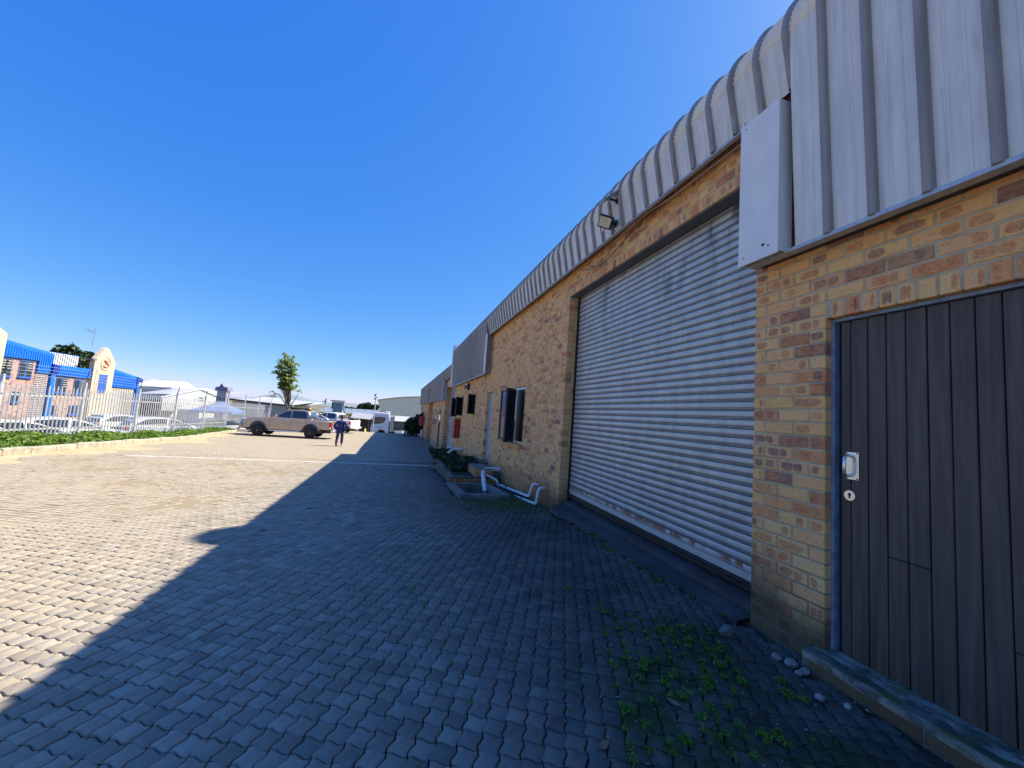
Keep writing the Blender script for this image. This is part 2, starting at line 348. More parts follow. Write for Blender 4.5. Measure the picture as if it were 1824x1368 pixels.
def npmesh(name,V,F,mat,mats=None,smooth=False):
    """V (n,3) array, F list of (k,m) int arrays grouped by polygon size"""
    me=bpy.data.meshes.new(name); me.vertices.add(len(V)); me.vertices.foreach_set('co',np.asarray(V,dtype=np.float32).ravel())
    loops=np.concatenate([f.ravel() for f in F]).astype(np.int32); tot=np.concatenate([np.full(len(f),f.shape[1]) for f in F]).astype(np.int32)
    me.loops.add(len(loops)); me.loops.foreach_set('vertex_index',loops)
    me.polygons.add(len(tot)); st=np.concatenate([[0],np.cumsum(tot)[:-1]]).astype(np.int32)
    me.polygons.foreach_set('loop_start',st); me.polygons.foreach_set('loop_total',tot)
    if smooth: me.polygons.foreach_set('use_smooth',np.ones(len(tot),dtype=bool))
    me.materials.append(mat); me.update(calc_edges=True); me.validate(); return me
def leaves(name,C,size,mat,parent=None,elong=1.8,nrm=None,spread=1.0,kind='stuff'):
    """leaf blades (4-vertex folded rhombs) at centres C (n,3)"""
    n=len(C); C=np.asarray(C,float)
    N=RNG.normal(size=(n,3)); N[:,2]=np.abs(N[:,2])*spread+.15
    if nrm is not None: N=N*.6+nrm
    N/=np.linalg.norm(N,axis=1)[:,None]
    T=RNG.normal(size=(n,3)); T-=N*(T*N).sum(1)[:,None]; T/=np.linalg.norm(T,axis=1)[:,None]; B=np.cross(N,T)
    sz=size*RNG.uniform(.6,1.3,size=(n,1))
    V=np.stack([C-T*sz*elong*.5,C+B*sz*.5+N*sz*.12,C+T*sz*elong*.5,C-B*sz*.5+N*sz*.12],axis=1).reshape(-1,3)
    F=(np.arange(n)[:,None]*4+np.array([0,1,2,3])[None,:])
    F2=np.concatenate([F[:,[0,1,2]],F[:,[0,2,3]]])
    o=link(name,npmesh(name,V,[F2],mat),parent)
    if kind: o['kind']=kind
    return o
def ellip(n,c,r,shell=.45):
    d=RNG.normal(size=(n,3)); d/=np.linalg.norm(d,axis=1)[:,None]; rad=RNG.uniform(shell,1,size=(n,1))
    return np.array(c)+d*rad*np.array(r)
# ================================================================== GROUND
b=MB(); b.add([(-1500,-300,-4.4),(1500,-300,-4.4),(1500,3000,-4.4),(-1500,3000,-4.4)],[(0,1,2,3)]); struct('ground',b,M_earth)
b=MB(); b.add([(-12.0,-60,-3.05),(-12.0,75,-3.6),(-75,75,-4.2),(-75,-60,-4.0)],[(0,3,2,1)]); struct('parking_lot',b,M_asph)
b=MB(); b.add([(-12,43.2,-4.3),(40,43.2,-4.3),(40,80,-4.3),(-12,80,-4.3)],[(0,1,2,3)]); struct('lower_road',b,M_asph)
# hills (low ridge far away)
b=MB(); rid=[]
for i in range(61):
    x=-760+i*22; z=6+9*math.sin(i*.31)+6*math.sin(i*.83+1)-(x+500)*.012; rid.append((x,z))
V=[];F=[]
for x,z in rid: V+=[(x,880,-6),(x,960,z*1.0-1),(x,1250,-6)]
for i in range(60):
    for k in (0,1): F.append((i*3+k,i*3+3+k,i*3+4+k,i*3+1+k))
b.add(V,F,0,True); struct('hills',b,plain('hazy_hillside',(.20,.25,.27),1,0,.12,.02))
# kerb line on the left
KERB=[(-7.9,7.0),(-8.35,10.2),(-8.95,13.9),(-9.45,17.2),(-10.05,22),(-10.55,28.5),(-10.9,34),(-11.1,40)]
def kx(Y):
    if Y<7: return -7.9
    for (x0,y0),(x1,y1) in zip(KERB,KERB[1:]):
        if Y<=y1 or (x1,y1)==KERB[-1]: return x0+(x1-x0)*(Y-y0)/(y1-y0)
BASIN=(1.34,2.02,7.12,8.6)     # x0 x1 y0 y1 of the sunken gully
def sheet(xs_fn,ys,nx,z_off,skip=None):
    b=MB(); V=[];F=[]
    for y in ys:
        x0,x1=xs_fn(y)
        for i in range(nx+1):
            xx=x0+(x1-x0)*i/nx; V.append((xx,y,gz(y)+(z_off if not callable(z_off) else z_off(xx))))
    for j in range(len(ys)-1):
        for i in range(nx):
            F.append((j*(nx+1)+i,j*(nx+1)+i+1,(j+1)*(nx+1)+i+1,(j+1)*(nx+1)+i))
    b.add(V,F,0,False); return b
# far paving surface (structure) ; the near bed lies under the built pavers
FAR0=15.0
ys=[FAR0+i*(43.2-FAR0)/28 for i in range(29)]
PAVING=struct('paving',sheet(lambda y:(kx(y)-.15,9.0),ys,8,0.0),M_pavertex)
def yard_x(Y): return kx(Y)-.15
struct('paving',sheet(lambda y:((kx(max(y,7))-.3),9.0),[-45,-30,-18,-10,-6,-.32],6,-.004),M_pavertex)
# bed with a hole for the gully: five strips
def bedstrip(x0,x1,y0,y1,n=6,nm='paving_bed',z=-.010):
    yy=[y0+(y1-y0)*i/n for i in range(n+1)]; b=sheet(lambda y:((kx(y)-.15) if x0 is None else x0,x1),yy,max(1,int((x1-x0)/.6)),lambda x:-.0045-.0085*min(1,max(0,(x+2.2)/1.6)))
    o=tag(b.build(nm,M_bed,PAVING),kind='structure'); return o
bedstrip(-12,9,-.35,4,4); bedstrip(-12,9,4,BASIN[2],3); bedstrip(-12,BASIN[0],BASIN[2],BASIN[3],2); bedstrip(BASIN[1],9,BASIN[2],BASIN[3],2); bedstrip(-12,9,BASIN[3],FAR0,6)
# ---- pavers: wavy two-cell blocks laid in herringbone
CELL=.089; AMP=.080; ROT=R(-24)
def hedge_pts(i,j,n,rev=False):   # along +x
    p=[(i+t/n,j+AMP*math.sin(2*PI*t/n)) for t in range(n+1)]; return p[::-1] if rev else p
def vedge_pts(i,j,n,rev=False):
    p=[(i-AMP*math.sin(2*PI*t/n),j+t/n) for t in range(n+1)]; return p[::-1] if rev else p
def cell_outline(i,n):
    pts=[];tag_=[]
    for e,seg in enumerate((hedge_pts(i,0,n),vedge_pts(i+1,0,n),hedge_pts(i,1,n,True),vedge_pts(i,0,n,True))):
        pts+=seg[:-1]; tag_+=[e]*n
    return pts,tag_
def offset_poly(pts,d):
    n=len(pts);out=[]
    for k in range(n):
        p0=pts[k-1];p1=pts[(k+1)%n]; tx,ty=p1[0]-p0[0],p1[1]-p0[1]; l=math.hypot(tx,ty); out.append((pts[k][0]-ty/l*d,pts[k][1]+tx/l*d))
    return out
def paver_template(n,sides=True):
    V=[];F={}
    gap=.046; bev=.022
    for ci in (0,1):
        pts,tg=cell_outline(ci,n); mid=1 if ci==0 else 3
        out=offset_poly(pts,gap); k=len(pts)
        # keep the middle edge closed
        out=[(pts[q] if (tg[q]==mid and tg[q-1]==mid) else out[q]) for q in range(k)]
        inn=offset_poly(out,bev)
        o=len(V)
        rings=[(out,-.0018),(inn,0.0)]
        if sides: rings=[(out,-.03)]+rings
        for rg,z in rings: V+=[((x-1)*CELL,(y-.5)*CELL,z) for x,y in rg]
        nr=len(rings)
        for r_ in range(nr-1):
            for q in range(k):
                if sides and r_==0 and tg[q]==mid: continue
                F.setdefault(4,[]).append((o+r_*k+q,o+r_*k+(q+1)%k,o+(r_+1)*k+(q+1)%k,o+(r_+1)*k+q))
        F.setdefault(k,[]).append(tuple(o+(nr-1)*k+q for q in range(k)))
    return np.array(V),{k:np.array(f) for k,f in F.items()}
T_hi=paver_template(4); T_lo=paver_template(2,False)
cs,sn=math.cos(ROT),math.sin(ROT)
def in_kept(X,Y):
    if Y<-.3 or Y>FAR0+.05: return False
    if X>2.56 or X<kx(Y)+.05: return False
    if 2.33<Y<5.83 and X>2.44+.05*math.sin(Y*3.1)+.03*math.sin(Y*7.7): return False
    if Y<1.86 and X>2.42: return False
    if BASIN[0]-.18<X and BASIN[2]-.16<Y<BASIN[3]+.2: return False
    if X>1.24 and BASIN[3]<Y<12.75: return False
    if X>1.3 and Y>12.7: return False
    if abs(Y-13.60)<.16 and X>-7.3: return False
    # in view of the camera, roughly
    return True
pav=[]
for j in range(-160,290):
    for i in range(-260,180):
        k=(i-j)%4
        if k==0: cx,cy,ang=(i+1)*CELL,(j+.5)*CELL,0
        elif k==3: cx,cy,ang=(i+.5)*CELL,(j+1)*CELL,90
        else: continue
        X=cx*cs-cy*sn; Y=cx*sn+cy*cs
        if Y<-.3 or Y>FAR0+.05 or X>2.6 or X<-12: continue
        if not in_kept(X,Y): continue
        v=Vector((X,Y,gz(Y))); zc=v.dot(fwd); vis=zc>.25 and abs(v.dot(rt)/zc)<1.4 and v.dot(up)/zc>-1.05
        pav.append((math.hypot(X,Y),X,Y,ang,vis))
pav.sort()
def pparams(X,Y):
    h=math.sin(X*12.9898+Y*78.233)*43758.5453; h-=math.floor(h); h2=math.sin(X*39.3+Y*11.1)*24634.6; h2-=math.floor(h2); h3=math.sin(X*7.3+Y*51.7)*9731.3; h3-=math.floor(h3)
    rough=.85+2.0*max(0,1-math.hypot(X-1.9,Y-2.0)/1.8)+(2.2 if math.sin(X*17.3+Y*29.1)>.975 else 0)
    und=.006*math.sin(X*2.1+1)*math.sin(Y*1.7)
    return (h-.5)*.0042*rough+und,(h2-.5)*.028*rough,(h3-.5)*.028*rough,(h2-.5)*.04*rough
tpl=npmesh('paver',T_hi[0],[f for k,f in sorted(T_hi[1].items())],M_paver)
ind=[p for p in pav if p[4]][:300]; indset=set(id(p) for p in ind)
for p in ind:
    dz,ax,ay,az=pparams(p[1],p[2])
    o=bpy.data.objects.new('paver',tpl); COL.objects.link(o); o.parent=PAVING
    o.location=(p[1],p[2],gz(p[2])+dz); o.rotation_euler=(ax*.7,ay*.7,ROT+R(p[3])+az*.5)
def paver_mass(lst,T,name):
    V0,F0=T; n=len(lst); nv=len(V0)
    A=np.array([(p[1],p[2],math.cos(ROT+R(p[3])),math.sin(ROT+R(p[3])),*pparams(p[1],p[2])) for p in lst])
    x=V0[None,:,0];y=V0[None,:,1];z=V0[None,:,2]
    ca=np.cos(A[:,7:8]*.5); sa=np.sin(A[:,7:8]*.5); xr=x*ca-y*sa; yr=x*sa+y*ca
    WX=A[:,0:1]+xr*A[:,2:3]-yr*A[:,3:4]; WY=A[:,1:2]+xr*A[:,3:4]+yr*A[:,2:3]
    g=np.where(WY<4,-1.37,-1.37-.0505*(WY-4)); WZ=g+z+A[:,4:5]+yr*A[:,5:6]*.7-xr*A[:,6:7]*.7
    V=np.stack([WX,WY,WZ],axis=2).reshape(-1,3); off=(np.arange(n)*nv)
    F=[(f[None,:,:]+off[:,None,None]).reshape(-1,f.shape[1]) for k,f in sorted(F0.items())]
    o=link(name,npmesh(name,V,F,M_paver),PAVING); o['kind']='stuff'; return o
rest=[p for p in pav if id(p) not in indset]
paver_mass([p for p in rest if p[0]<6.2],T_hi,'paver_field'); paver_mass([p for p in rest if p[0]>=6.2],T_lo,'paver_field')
# concrete channel across the yard
b=MB()
for i in range(14):
    x0=-7.2+i*.615; b.cbox(x0,x0+.60,13.51+.004*math.sin(i*3),13.70+.004*math.sin(i*5),gz(13.6)-.05,gz(13.6)+.008,.006)
struct('concrete_channel',b,plain('pale_channel',(.50,.46,.38),.85,0,.15,3))
# sandy verge at the foot of the kerb
b=MB(); V=[];F=[]
N=90
for i in range(N+1):
    Y=7+i*27/N; wd=.75+.5*math.sin(Y*.9)+.3*math.sin(Y*2.3+1)+.12*math.sin(Y*7); wd=max(.25,wd)*(1.15 if Y<24 else .7)
    for t,zz in ((0,.03),(.5,.022),(1,.003 if Y>FAR0 else -.006)): V.append((kx(Y)+.02+wd*t,Y,gz(Y)+zz))
for i in range(N):
    for k in (0,1): F.append((i*3+k,i*3+k+1,i*3+4+k,i*3+3+k))
b.add(V,F,0,True); struct('sand_verge',b,M_sand)
# kerb
KB=thing('kerb','pale concrete kerb edging the green ground cover along the palisade fence','kerb',(0,0,0))
y=7.0; i=0
while y<34:
    L=1.0; x0,x1=kx(y),kx(y+L-.02); z0,z1=gz(y),gz(y+L)
    V=[];h=.19+.012*math.sin(i*4.1)
    for (x,yy,z) in ((x0,y,z0),(x1,y+L-.02,z1)):
        V+=[(x,yy,z-.08),(x+.012,yy,z+h-.02),(x-.03,yy,z+h),(x-.15,yy,z+h),(x-.15,yy,z-.08)]
    F=[(k,(k+1)%5,5+(k+1)%5,5+k) for k in range(5)]+[(4,3,2,1,0),(5,6,7,8,9)]
    MB().add(V,F).build('kerb_stone',M_kerb,KB); y+=L; i+=1
# planting bed behind the kerb
b=sheet(lambda y:(-11.9,kx(y)-.14),[7+i for i in range(31)],2,.06); struct('planting_bed',b,plain('bed_soil',(.07,.05,.03),1))
C=[]
for i in range(38000):
    Y=7+RNG.random()**1.25*29; x0,x1=-11.75,kx(Y)-.10; t=RNG.random(); X=x0+(x1-x0)*t
    h=.27+.06*math.sin(Y*1.9+X*2)+.05*math.sin(Y*5.1); edge=min(1,(1-t)*abs(x1-x0)/.35+.25)
    C.append((X,Y,gz(Y)+.05+h*edge*(1-RNG.random()**2*.75)))
hd=leaves('ground_cover',C,.075,M_hedge); 
# ================================================================== MAIN BUILDING
WX=2.584
BLD=thing('brick_warehouse','long face-brick warehouse row with curved grey ribbed fascia, roller door and black plank door','building',(0,0,0))
OPEN=[(0.60-1.5,1.80,-1.25,.77),(2.315,5.845,-1.37,2.07),(7.90,9.30,-.58,.68),(10.78,11.62,-1.33,.68),(13.45,14.0,0,.70),(16.1,16.7,-.10,.70),(17.45,18.05,-.17,.70)]
Y0,Y1=-2.4,18.6
wb=MB(); XI=WX+.005
# wall core with mortar face, built as cells around the openings
OPX=[(o[0]-.006,o[1]+.006,o[2]-.006,o[3]+.006) for o in OPEN]
ycuts=sorted(set([Y0,Y1]+[o[0] for o in OPX]+[o[1] for o in OPX]))
for a,c in zip(ycuts,ycuts[1:]):
    ops=sorted([o for o in OPX if o[0]<=a+1e-6 and o[1]>=c-1e-6],key=lambda o:o[2]); z=-2.4
    for o in ops:
        if o[2]>z+.01: wb.box(XI,WX+.20,a,c,z,o[2])
        z=o[3]
    wb.box(XI,WX+.20,a,c,z,3.05)
WALL=wb.build('wall',M_mortar,BLD)
_bm={}
def brick_mesh(L,H,D=.106):
    key=(round(L,3),round(H,3),round(D,3))
    if key not in _bm:
        c=.005; V=[(0,0,0),(0,L,0),(0,L,H),(0,0,H)]; V=[(0,c,c),(0,L-c,c),(0,L-c,H-c),(0,c,H-c),(c,0,0),(c,L,0),(c,L,H),(c,0,H),(D,0,0),(D,L,0),(D,L,H),(D,0,H)]
        F=[(0,3,2,1)]+[(k,(k+1)%4,4+(k+1)%4,4+k) for k in range(4)]+[(4+k,4+(k+1)%4,8+(k+1)%4,8+k) for k in range(4)]
        me=bpy.data.meshes.new('brick'); me.from_pydata(V,[],F); me.materials.append(M_brick); uvl=me.uv_layers.new(name='UVMap')
        for lp in me.loops: q=V[lp.vertex_index]; uvl.data[lp.index].uv=(q[1]/L,q[2]/H)
        me.update(); _bm[key]=me
    return _bm[key]
bricks=[]   # (x,y0,len,z0,height)
BH=.0745; CO=.0867; BL=.2015; JT=.010
def blocked(a,c,z0,z1):
    segs=[(a,c)]
    for o in OPEN+[(l[0],l[1],l[2],l[2]+l[3]) for l in LINT]:
        if z1>o[2]+.004 and z0<o[3]-.004:
            ns=[]
            for (p,q) in segs:
                if o[1]<=p or o[0]>=q: ns.append((p,q)); continue
                if o[0]-p>.014: ns.append((p,o[0]))
                if q-o[1]>.014: ns.append((o[1],q))
            segs=ns
    return segs
LINT=[(2.10,6.0,2.07,.106),(-.9,1.80,.77,.106),(7.85,9.35,.682,.106),(10.7,11.7,.682,.106)]
for k in range(-12,52):
    z0=.888-26*.0867+k*CO; z1=z0+BH
    if z0>3.0: break
    off=(.1065 if k%2 else 0)
    # anchored so the pier between doors starts cleanly at 1.80
    y=1.80+off-.213*22
    while y<Y1:
        a,c=y,y+BL
        a=max(a,Y0)
        if c-a>.03 and a<Y1:
            for (p,q) in blocked(a,min(c,Y1),z0,z1):
                g=gz((p+q)/2)
                if z1<g-.12: continue
                skip=False
                if not skip and q-p>.014: bricks.append((WX,p,q-p,z0,BH))
        y+=.213
for l in LINT:
    y=l[0]
    while y<l[1]-.05: bricks.append((WX,y,BH,l[2],l[3])); y+=BH+.012
# second leaf of the roller reveals
for k in range(0,41):
    z0=.888-26*.0867+k*CO
    for yy,ln in ((2.315-.11,.11),(5.845,.11)): bricks.append((WX+.115,yy,ln,z0,BH))
    bricks.append((WX+.112,1.80,.11,z0,BH)) if z0<.75 else None
bricks.sort(key=lambda q:math.hypot(q[0],q[1]+q[2]/2)+abs(q[3])*.25)
def bjit(q):
    h=math.sin(q[1]*91.7+q[3]*47.3)*4375.8; return (h-math.floor(h)-.5)*.004
seen=0; rest=[]
for q in bricks:
    if seen<300 and q[1]>.6 and q[3]+q[4]>-1.37 and q[0]==WX and q[3]<2.45:
        o=bpy.data.objects.new('brick',brick_mesh(q[2],q[4])); COL.objects.link(o); o.parent=WALL; o.location=(q[0]+bjit(q),q[1],q[3]); seen+=1
    else: rest.append(q)
V=[];F=[];UV=[]
for q in rest:
    UV+=[(v.co.y/q[2],v.co.z/q[4]) for v in brick_mesh(q[2],q[4]).vertices]
    me_v=[v.co for v in brick_mesh(q[2],q[4]).vertices]; o=len(V); dx=bjit(q)
    V+=[(q[0]+dx+v.x,q[1]+v.y,q[3]+v.z) for v in me_v]
    F+=[(0+o,3+o,2+o,1+o)]+[(k+o,(k+1)%4+o,4+(k+1)%4+o,4+k+o) for k in range(4)]+[(4+k+o,4+(k+1)%4+o,8+(k+1)%4+o,8+k+o) for k in range(4)]
bc=MB(); bc.v=V; bc.f=F; bc.mi=[0]*len(F); bc.sm=[False]*len(F)
cme=bpy.data.meshes.new('brick_courses'); cme.from_pydata(V,[],F); cme.materials.append(M_brick); uvl=cme.uv_layers.new(name='UVMap'); li=np.empty(len(cme.loops),dtype=np.int32); cme.loops.foreach_get('vertex_index',li); uvl.data.foreach_set('uv',np.array(UV,dtype=np.float32)[li].ravel()); cme.update()
tag(link('brick_courses',cme,WALL),kind='stuff')
# ---- cladding: ribbed sheets rising, bending over the parapet and running back
PITCHY=.2365
def panel_mesh(zb,ylen=PITCHY,dz=0.0,crimp=True):
    RAD=.43; CX,CZ=2.80,2.80+dz
    path=[]   # (x,z,nx,nz,iscurve)
    p0=Vector((2.445,zb)); p1=Vector((2.37,2.80+dz)); 
    d=(p1-p0).normalized(); n=Vector((-d.y,d.x))
    for t in (0,.03,.25,.5,.75,1): path.append((p0.x+(p1.x-p0.x)*t,p0.y+(p1.y-p0.y)*t,n.x,n.y,0))
    K=30 if crimp else 14
    for i in range(1,K+1):
        a=PI-(PI/2-R(2.5))*i/K; path.append((CX+RAD*math.cos(a),CZ+RAD*math.sin(a),math.cos(a),math.sin(a),(i%2) if crimp and i<K-1 else 0))
    ex=path[-1]; path.append((ex[0]+3.2,ex[1]+3.2*math.tan(R(2.5)),-math.sin(R(2.5)),math.cos(R(2.5)),0))
    sec=[(-.024,0),(-.019,.026),(-.012,.033),(.012,.033),(.019,.026),(.024,0),(.078,0),(.083,.0035),(.093,.0035),(.098,0),(.145,0),(.150,.0035),(.160,.0035),(.165,0),(ylen-.020,-.002)]
    b=MB(); V=[]
    for (x,z,nx,nz,cr) in path:
        for (yy,h) in sec:
            hh=h+(.015*cr if h<.02 else (.003*cr))
            V.append((x+nx*hh,yy,z+nz*hh))
    m_=len(sec)
    for i in range(len(path)-1):
        for k in range(m_-1):
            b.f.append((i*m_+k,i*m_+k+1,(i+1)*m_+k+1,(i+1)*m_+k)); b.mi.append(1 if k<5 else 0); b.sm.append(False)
    b.v=V
    # dirty sealant line along the rib foot
    o=len(b.v)
    for i,(x,z,nx,nz,cr) in enumerate(path[:-1]):
        b.v+= [(x+nx*.002,.0245,z+nz*.002),(x+nx*.002,.0285,z+nz*.002),(x+nx*.006,.0245,z+nz*.006)]
    for i in range(len(path)-2):
        b.f+=[(o+i*3,o+i*3+1,o+i*3+4,o+i*3+3),(o+i*3+2,o+i*3+1,o+i*3+4,o+i*3+5)]; b.mi+=[2,2]; b.sm+=[False,False]
    me=bpy.data.meshes.new('cladding_panel'); me.from_pydata(b.v,[],b.f)
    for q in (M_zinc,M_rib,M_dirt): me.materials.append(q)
    me.polygons.foreach_set('material_index',b.mi); me.update(); return me
FASC=tag(MB().box(2.60,2.90,Y0,18.9,2.44,3.10).build('fascia_backing',M_black,BLD))
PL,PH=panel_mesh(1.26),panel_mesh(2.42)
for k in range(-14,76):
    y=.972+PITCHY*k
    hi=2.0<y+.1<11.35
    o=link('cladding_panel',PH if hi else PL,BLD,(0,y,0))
# trims
def trim(y0,y1,z,x=2.40,x2=2.56):
    b=MB(); b.prism([(x,z+.012),(x,z-.012),(x2,z-.012),(x2,z-.004),(x+.008,z-.004),(x+.008,z+.012)],lambda u,v,t:(u,t,v),y0,y1); return b.build('drip_flashing',M_rib2,BLD)
trim(-2.4,2.24,1.25,2.425,2.49); trim(2.28,11.4,2.405,2.43,2.47); trim(11.4,18.9,1.25,2.425,2.49)
MB().box(2.49,2.60,Y0,2.24,1.262,1.275).build('soffit_strip',M_dirt,BLD); MB().box(2.49,2.60,11.42,18.9,1.262,1.275).build('soffit_strip',M_dirt,BLD)
b=MB(); b.cbox(2.355,2.372,1.95,2.27,1.235,2.355,.004); b.box(2.372,2.48,1.95,1.962,1.25,2.35); b.box(2.372,2.56,2.256,2.268,1.25,2.40)
cap=b.build('flashing_plate',plain('plate_paint',(.80,.77,.73),.5,0,.05,3),BLD)
for (yy,zz,r_) in ((2.06,1.33,.011),(2.02,1.31,.006),(2.22,1.29,.005),(2.22,2.31,.005)):
    MB().lathe([(r_,0),(r_,.004)],(2.352,yy,zz),'x',10).build('rivet',M_black,cap)
# far step-down: white edge flashing and side return
b=MB(); b.box(2.36,2.40,11.30,11.42,1.24,2.44); b.build('corner_flashing',M_white,BLD)
b=MB(); b.box(2.40,2.60,11.40,11.41,1.24,2.44); b.build('fascia_return',M_rib,BLD)
b=MB(); b.box(2.33,2.60,18.90,18.93,1.22,3.3); b.build('corner_flashing',M_white,BLD)
# the row continues behind the camera
b=MB(); b.box(WX,2.8,-20,Y0,-1.5,3.1); b.box(2.40,2.584,-20,Y0,1.25,3.25); b.build('wall',M_bricktex,BLD)
# roof behind the bend
b=MB(); b.add([(5.9,Y0,3.365),(5.9,18.9,3.365),(26,18.9,4.2),(26,Y0,4.2)],[(0,1,2,3)]); b.add([(2.6,18.9,-2.2),(26,18.9,-4),(26,18.9,4.2),(2.85,18.9,3.2)],[(0,1,2,3)]); b.build('roof',M_zinc,BLD)
# dark interior and lintel soffit
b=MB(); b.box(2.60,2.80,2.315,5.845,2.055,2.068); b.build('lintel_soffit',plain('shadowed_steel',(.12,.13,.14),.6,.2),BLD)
# ---- roller door
RD=thing('roller_door','tall galvanised roller shutter door closed, rust along its bottom rail','roller door',(2.765,2.315,-1.19))
HS=.0765
prof=[(.006,.0),(-.003,.004),(-.006,.014),(-.0065,.028),(-.006,.042),(-.003,.051),(.007,.0545),(.007,.0575),(-.003,.0595),(-.0035,.063),(.007,.065),(.007,.068),(-.002,.070),(-.002,.0735),(.006,.0765)]
b=MB(); b.prism(prof+[(.012,.0765),(.012,.002)],lambda u,v,t:(u,t,v),.02,3.51)
for i_ in (5,6,7,9,10,11,13): b.mi[i_]=1
slm=b.mesh('slat',[M_slat,plain('groove_shade',(.13,.125,.12),.7,.1,.3,8)])  # second material paints shade into the slat grooves
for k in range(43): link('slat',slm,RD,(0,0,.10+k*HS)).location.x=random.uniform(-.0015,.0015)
b=MB(); b.box(-.010,.02,.02,3.51,.045,.10); b.build('bottom_rail',M_slat,RD)
b=MB(); b.box(-.025,.02,.02,3.51,.020,.045); b.box(-.012,.02,.02,3.51,.006,.020); b.box(-.03,.03,.02,3.51,-.02,.006); b.build('rubber_seal',M_darkpaint,RD)
b=MB(); b.box(-.03,.04,.004,.035,-.16,3.27); b.build('guide_rail',M_black,RD); b=MB(); b.box(-.03,.04,3.49,3.524,-.16,3.27); b.build('guide_rail',M_black,RD)
b=MB(); b.box(.03,.4,.03,3.5,-.1,3.27); b.build('curtain_backing',M_black,RD)
# apron slab (in pieces, broken edge)
b=MB(); pts=[]
top=[]
nseg=40
V=[];F=[]
for i in range(nseg+1):
    Y=2.33+i*(5.84-2.33)/nseg; e=2.46+.05*math.sin(Y*3.1)+.03*math.sin(Y*7.7)+.012*math.sin(Y*23)
    V+=[(e,Y,-1.42),(e+.008,Y,-1.352),(2.62,Y,-1.33),(2.665,Y,-1.325),(2.672,Y,-1.27),(2.83,Y,-1.24)]
for i in range(nseg):
    for k in range(5): F.append((i*6+k,i*6+k+1,i*6+7+k,i*6+6+k))
b.add(V,F); tag(b.build('apron_slab',M_slab),kind='structure')
# ---- plank door
DR=thing('plank_door','black painted timber plank door with silver pull handle beside the brick pier','door',(2.655,1.78,-1.28))
b=MB(); b.box(-.02,.04,-.0,.022,-.02,2.045); b.box(-.02,.04,-2.64,-.0,2.03,2.06); b.build('door_frame',M_steel,DR)
b=MB(); b.box(.03,.06,-2.6,0,0,2.03); b.build('door_backing',M_black,DR)
pw=.0905; y=-.004-.055
cuts={3:[-.62],4:[-.62],8:[-.86],9:[-.86],11:[-.66],12:[-.66]}
for k in range(27):
    wdt=.055 if k==0 else pw; y1=-.026-(0 if k==0 else .055+pw*(k-1)); y0=y1-wdt+.0055
    zs=[0.012]+[c_+1.28 for c_ in cuts.get(k,[])]+[2.025]
    for za,zb in zip(zs,zs[1:]):
        MB().cbox(0+random.uniform(-.0012,.0012),.028,y0,y1,za+.002,zb-.001,.0035).build('plank',M_plank,DR)
# handle
b=MB(); b.cbox(-.008,-.003,-.125,-.055,1.05,1.215,.002); hp=b.build('handle_plate',M_chrome,DR)
b=MB(); b.tube([(-.006,-.078,1.072),(-.04,-.078,1.075),(-.052,-.078,1.09),(-.054,-.078,1.13),(-.052,-.078,1.175),(-.04,-.078,1.19),(-.006,-.078,1.193)],.009,10); b.build('pull_handle',M_chrome,hp)
for yy in (-.062,-.118):
    for zz in (1.058,1.207): MB().lathe([(.0045,0),(.0045,.003)],(-.011,yy,zz),'x',8).build('screw',M_black,hp)
b=MB(); b.lathe([(.030,0),(.028,.006)],(-.010,-.078,.955),'x',24); es=b.build('lock_escutcheon',M_chrome,DR)
b=MB(); b.lathe([(.008,0),(.008,.002)],(-.0125,-.078,.962),'x',12); b.box(-.0125,-.0105,-.082,-.074,.938,.962); b.build('keyhole',M_black,es)
# sill under the door
SL=thing('door_sill','mossy concrete and brick step under the black plank door','step',(0,0,0))
y=-.8
b=MB(); V=[];F=[]
for i in range(45):
    Y=-.8+i*.06; q=random.uniform(-1,1); V+=[(2.462+.008*q,Y,-1.305),(2.458+.010*q,Y,-1.275-.008*abs(q)),(2.482+.008*q,Y,-1.262-.004*abs(q)),(2.66,Y,-1.252)]
for i in range(44):
    for k in range(3): F.append((i*4+k,i*4+k+1,i*4+5+k,i*4+4+k))
b.add(V,F); b.build('sill_top',M_sill,SL)
y=-.8
while y<1.8:
    MB().cbox(2.468,2.58,y,min(1.81,y+.222),-1.375,-1.302,.006).build('brick',M_brick,SL); y+=.232
b=MB(); b.box(2.475,2.7,-.8,1.85,-1.45,-1.26); b.build('sill_core',M_mossy,SL)
# ---- window with open sashes (Y 7.9-9.3)
WN=thing('casement_window','black framed casement window standing open, tall and wide, right of the grey door','window',(WX+.06,7.90,-.58))
b=MB(); 
for (a,c,z0,z1) in ((0,.045,0,1.255),(1.355,1.40,0,1.255),(.68,.72,.05,1.2),(.045,1.355,0,.05),(.045,1.355,1.205,1.255)): b.box(-.02,.03,a,c,z0,z1)
b.build('window_frame',M_white,WN)
b=MB(); b.box(.02,.03,.04,1.36,.04,1.19); b.build('pane',M_glass,WN)
def sash(parent,w_,h_,loc,rot,mid=True):
    b=MB()
    for (a,c,z0,z1) in ((0,.05,0,h_),(w_-.05,w_,0,h_),(0,w_,0,.05),(0,w_,h_-.05,h_)): b.box(-.02,.02,a,c,z0,z1)
    if mid: b.box(-.018,.018,.05,w_-.05,h_*.47,h_*.47+.035)
    s_=b.build('sash',M_darkpaint,parent,loc,(0,0,rot)); b=MB(); b.box(-.003,.003,.05,w_-.05,.05,h_-.05); b.build('pane',M_glassb,s_); return s_
sash(WN,.62,1.19,(-.09,.66,.02),R(15)); o_=sash(WN,.46,1.19,(-.085,.62,.02),R(139))
b=MB(); b.box(-.024,-.021,.05,.62,.05,1.2); b.build('dark_opening',M_black,WN)
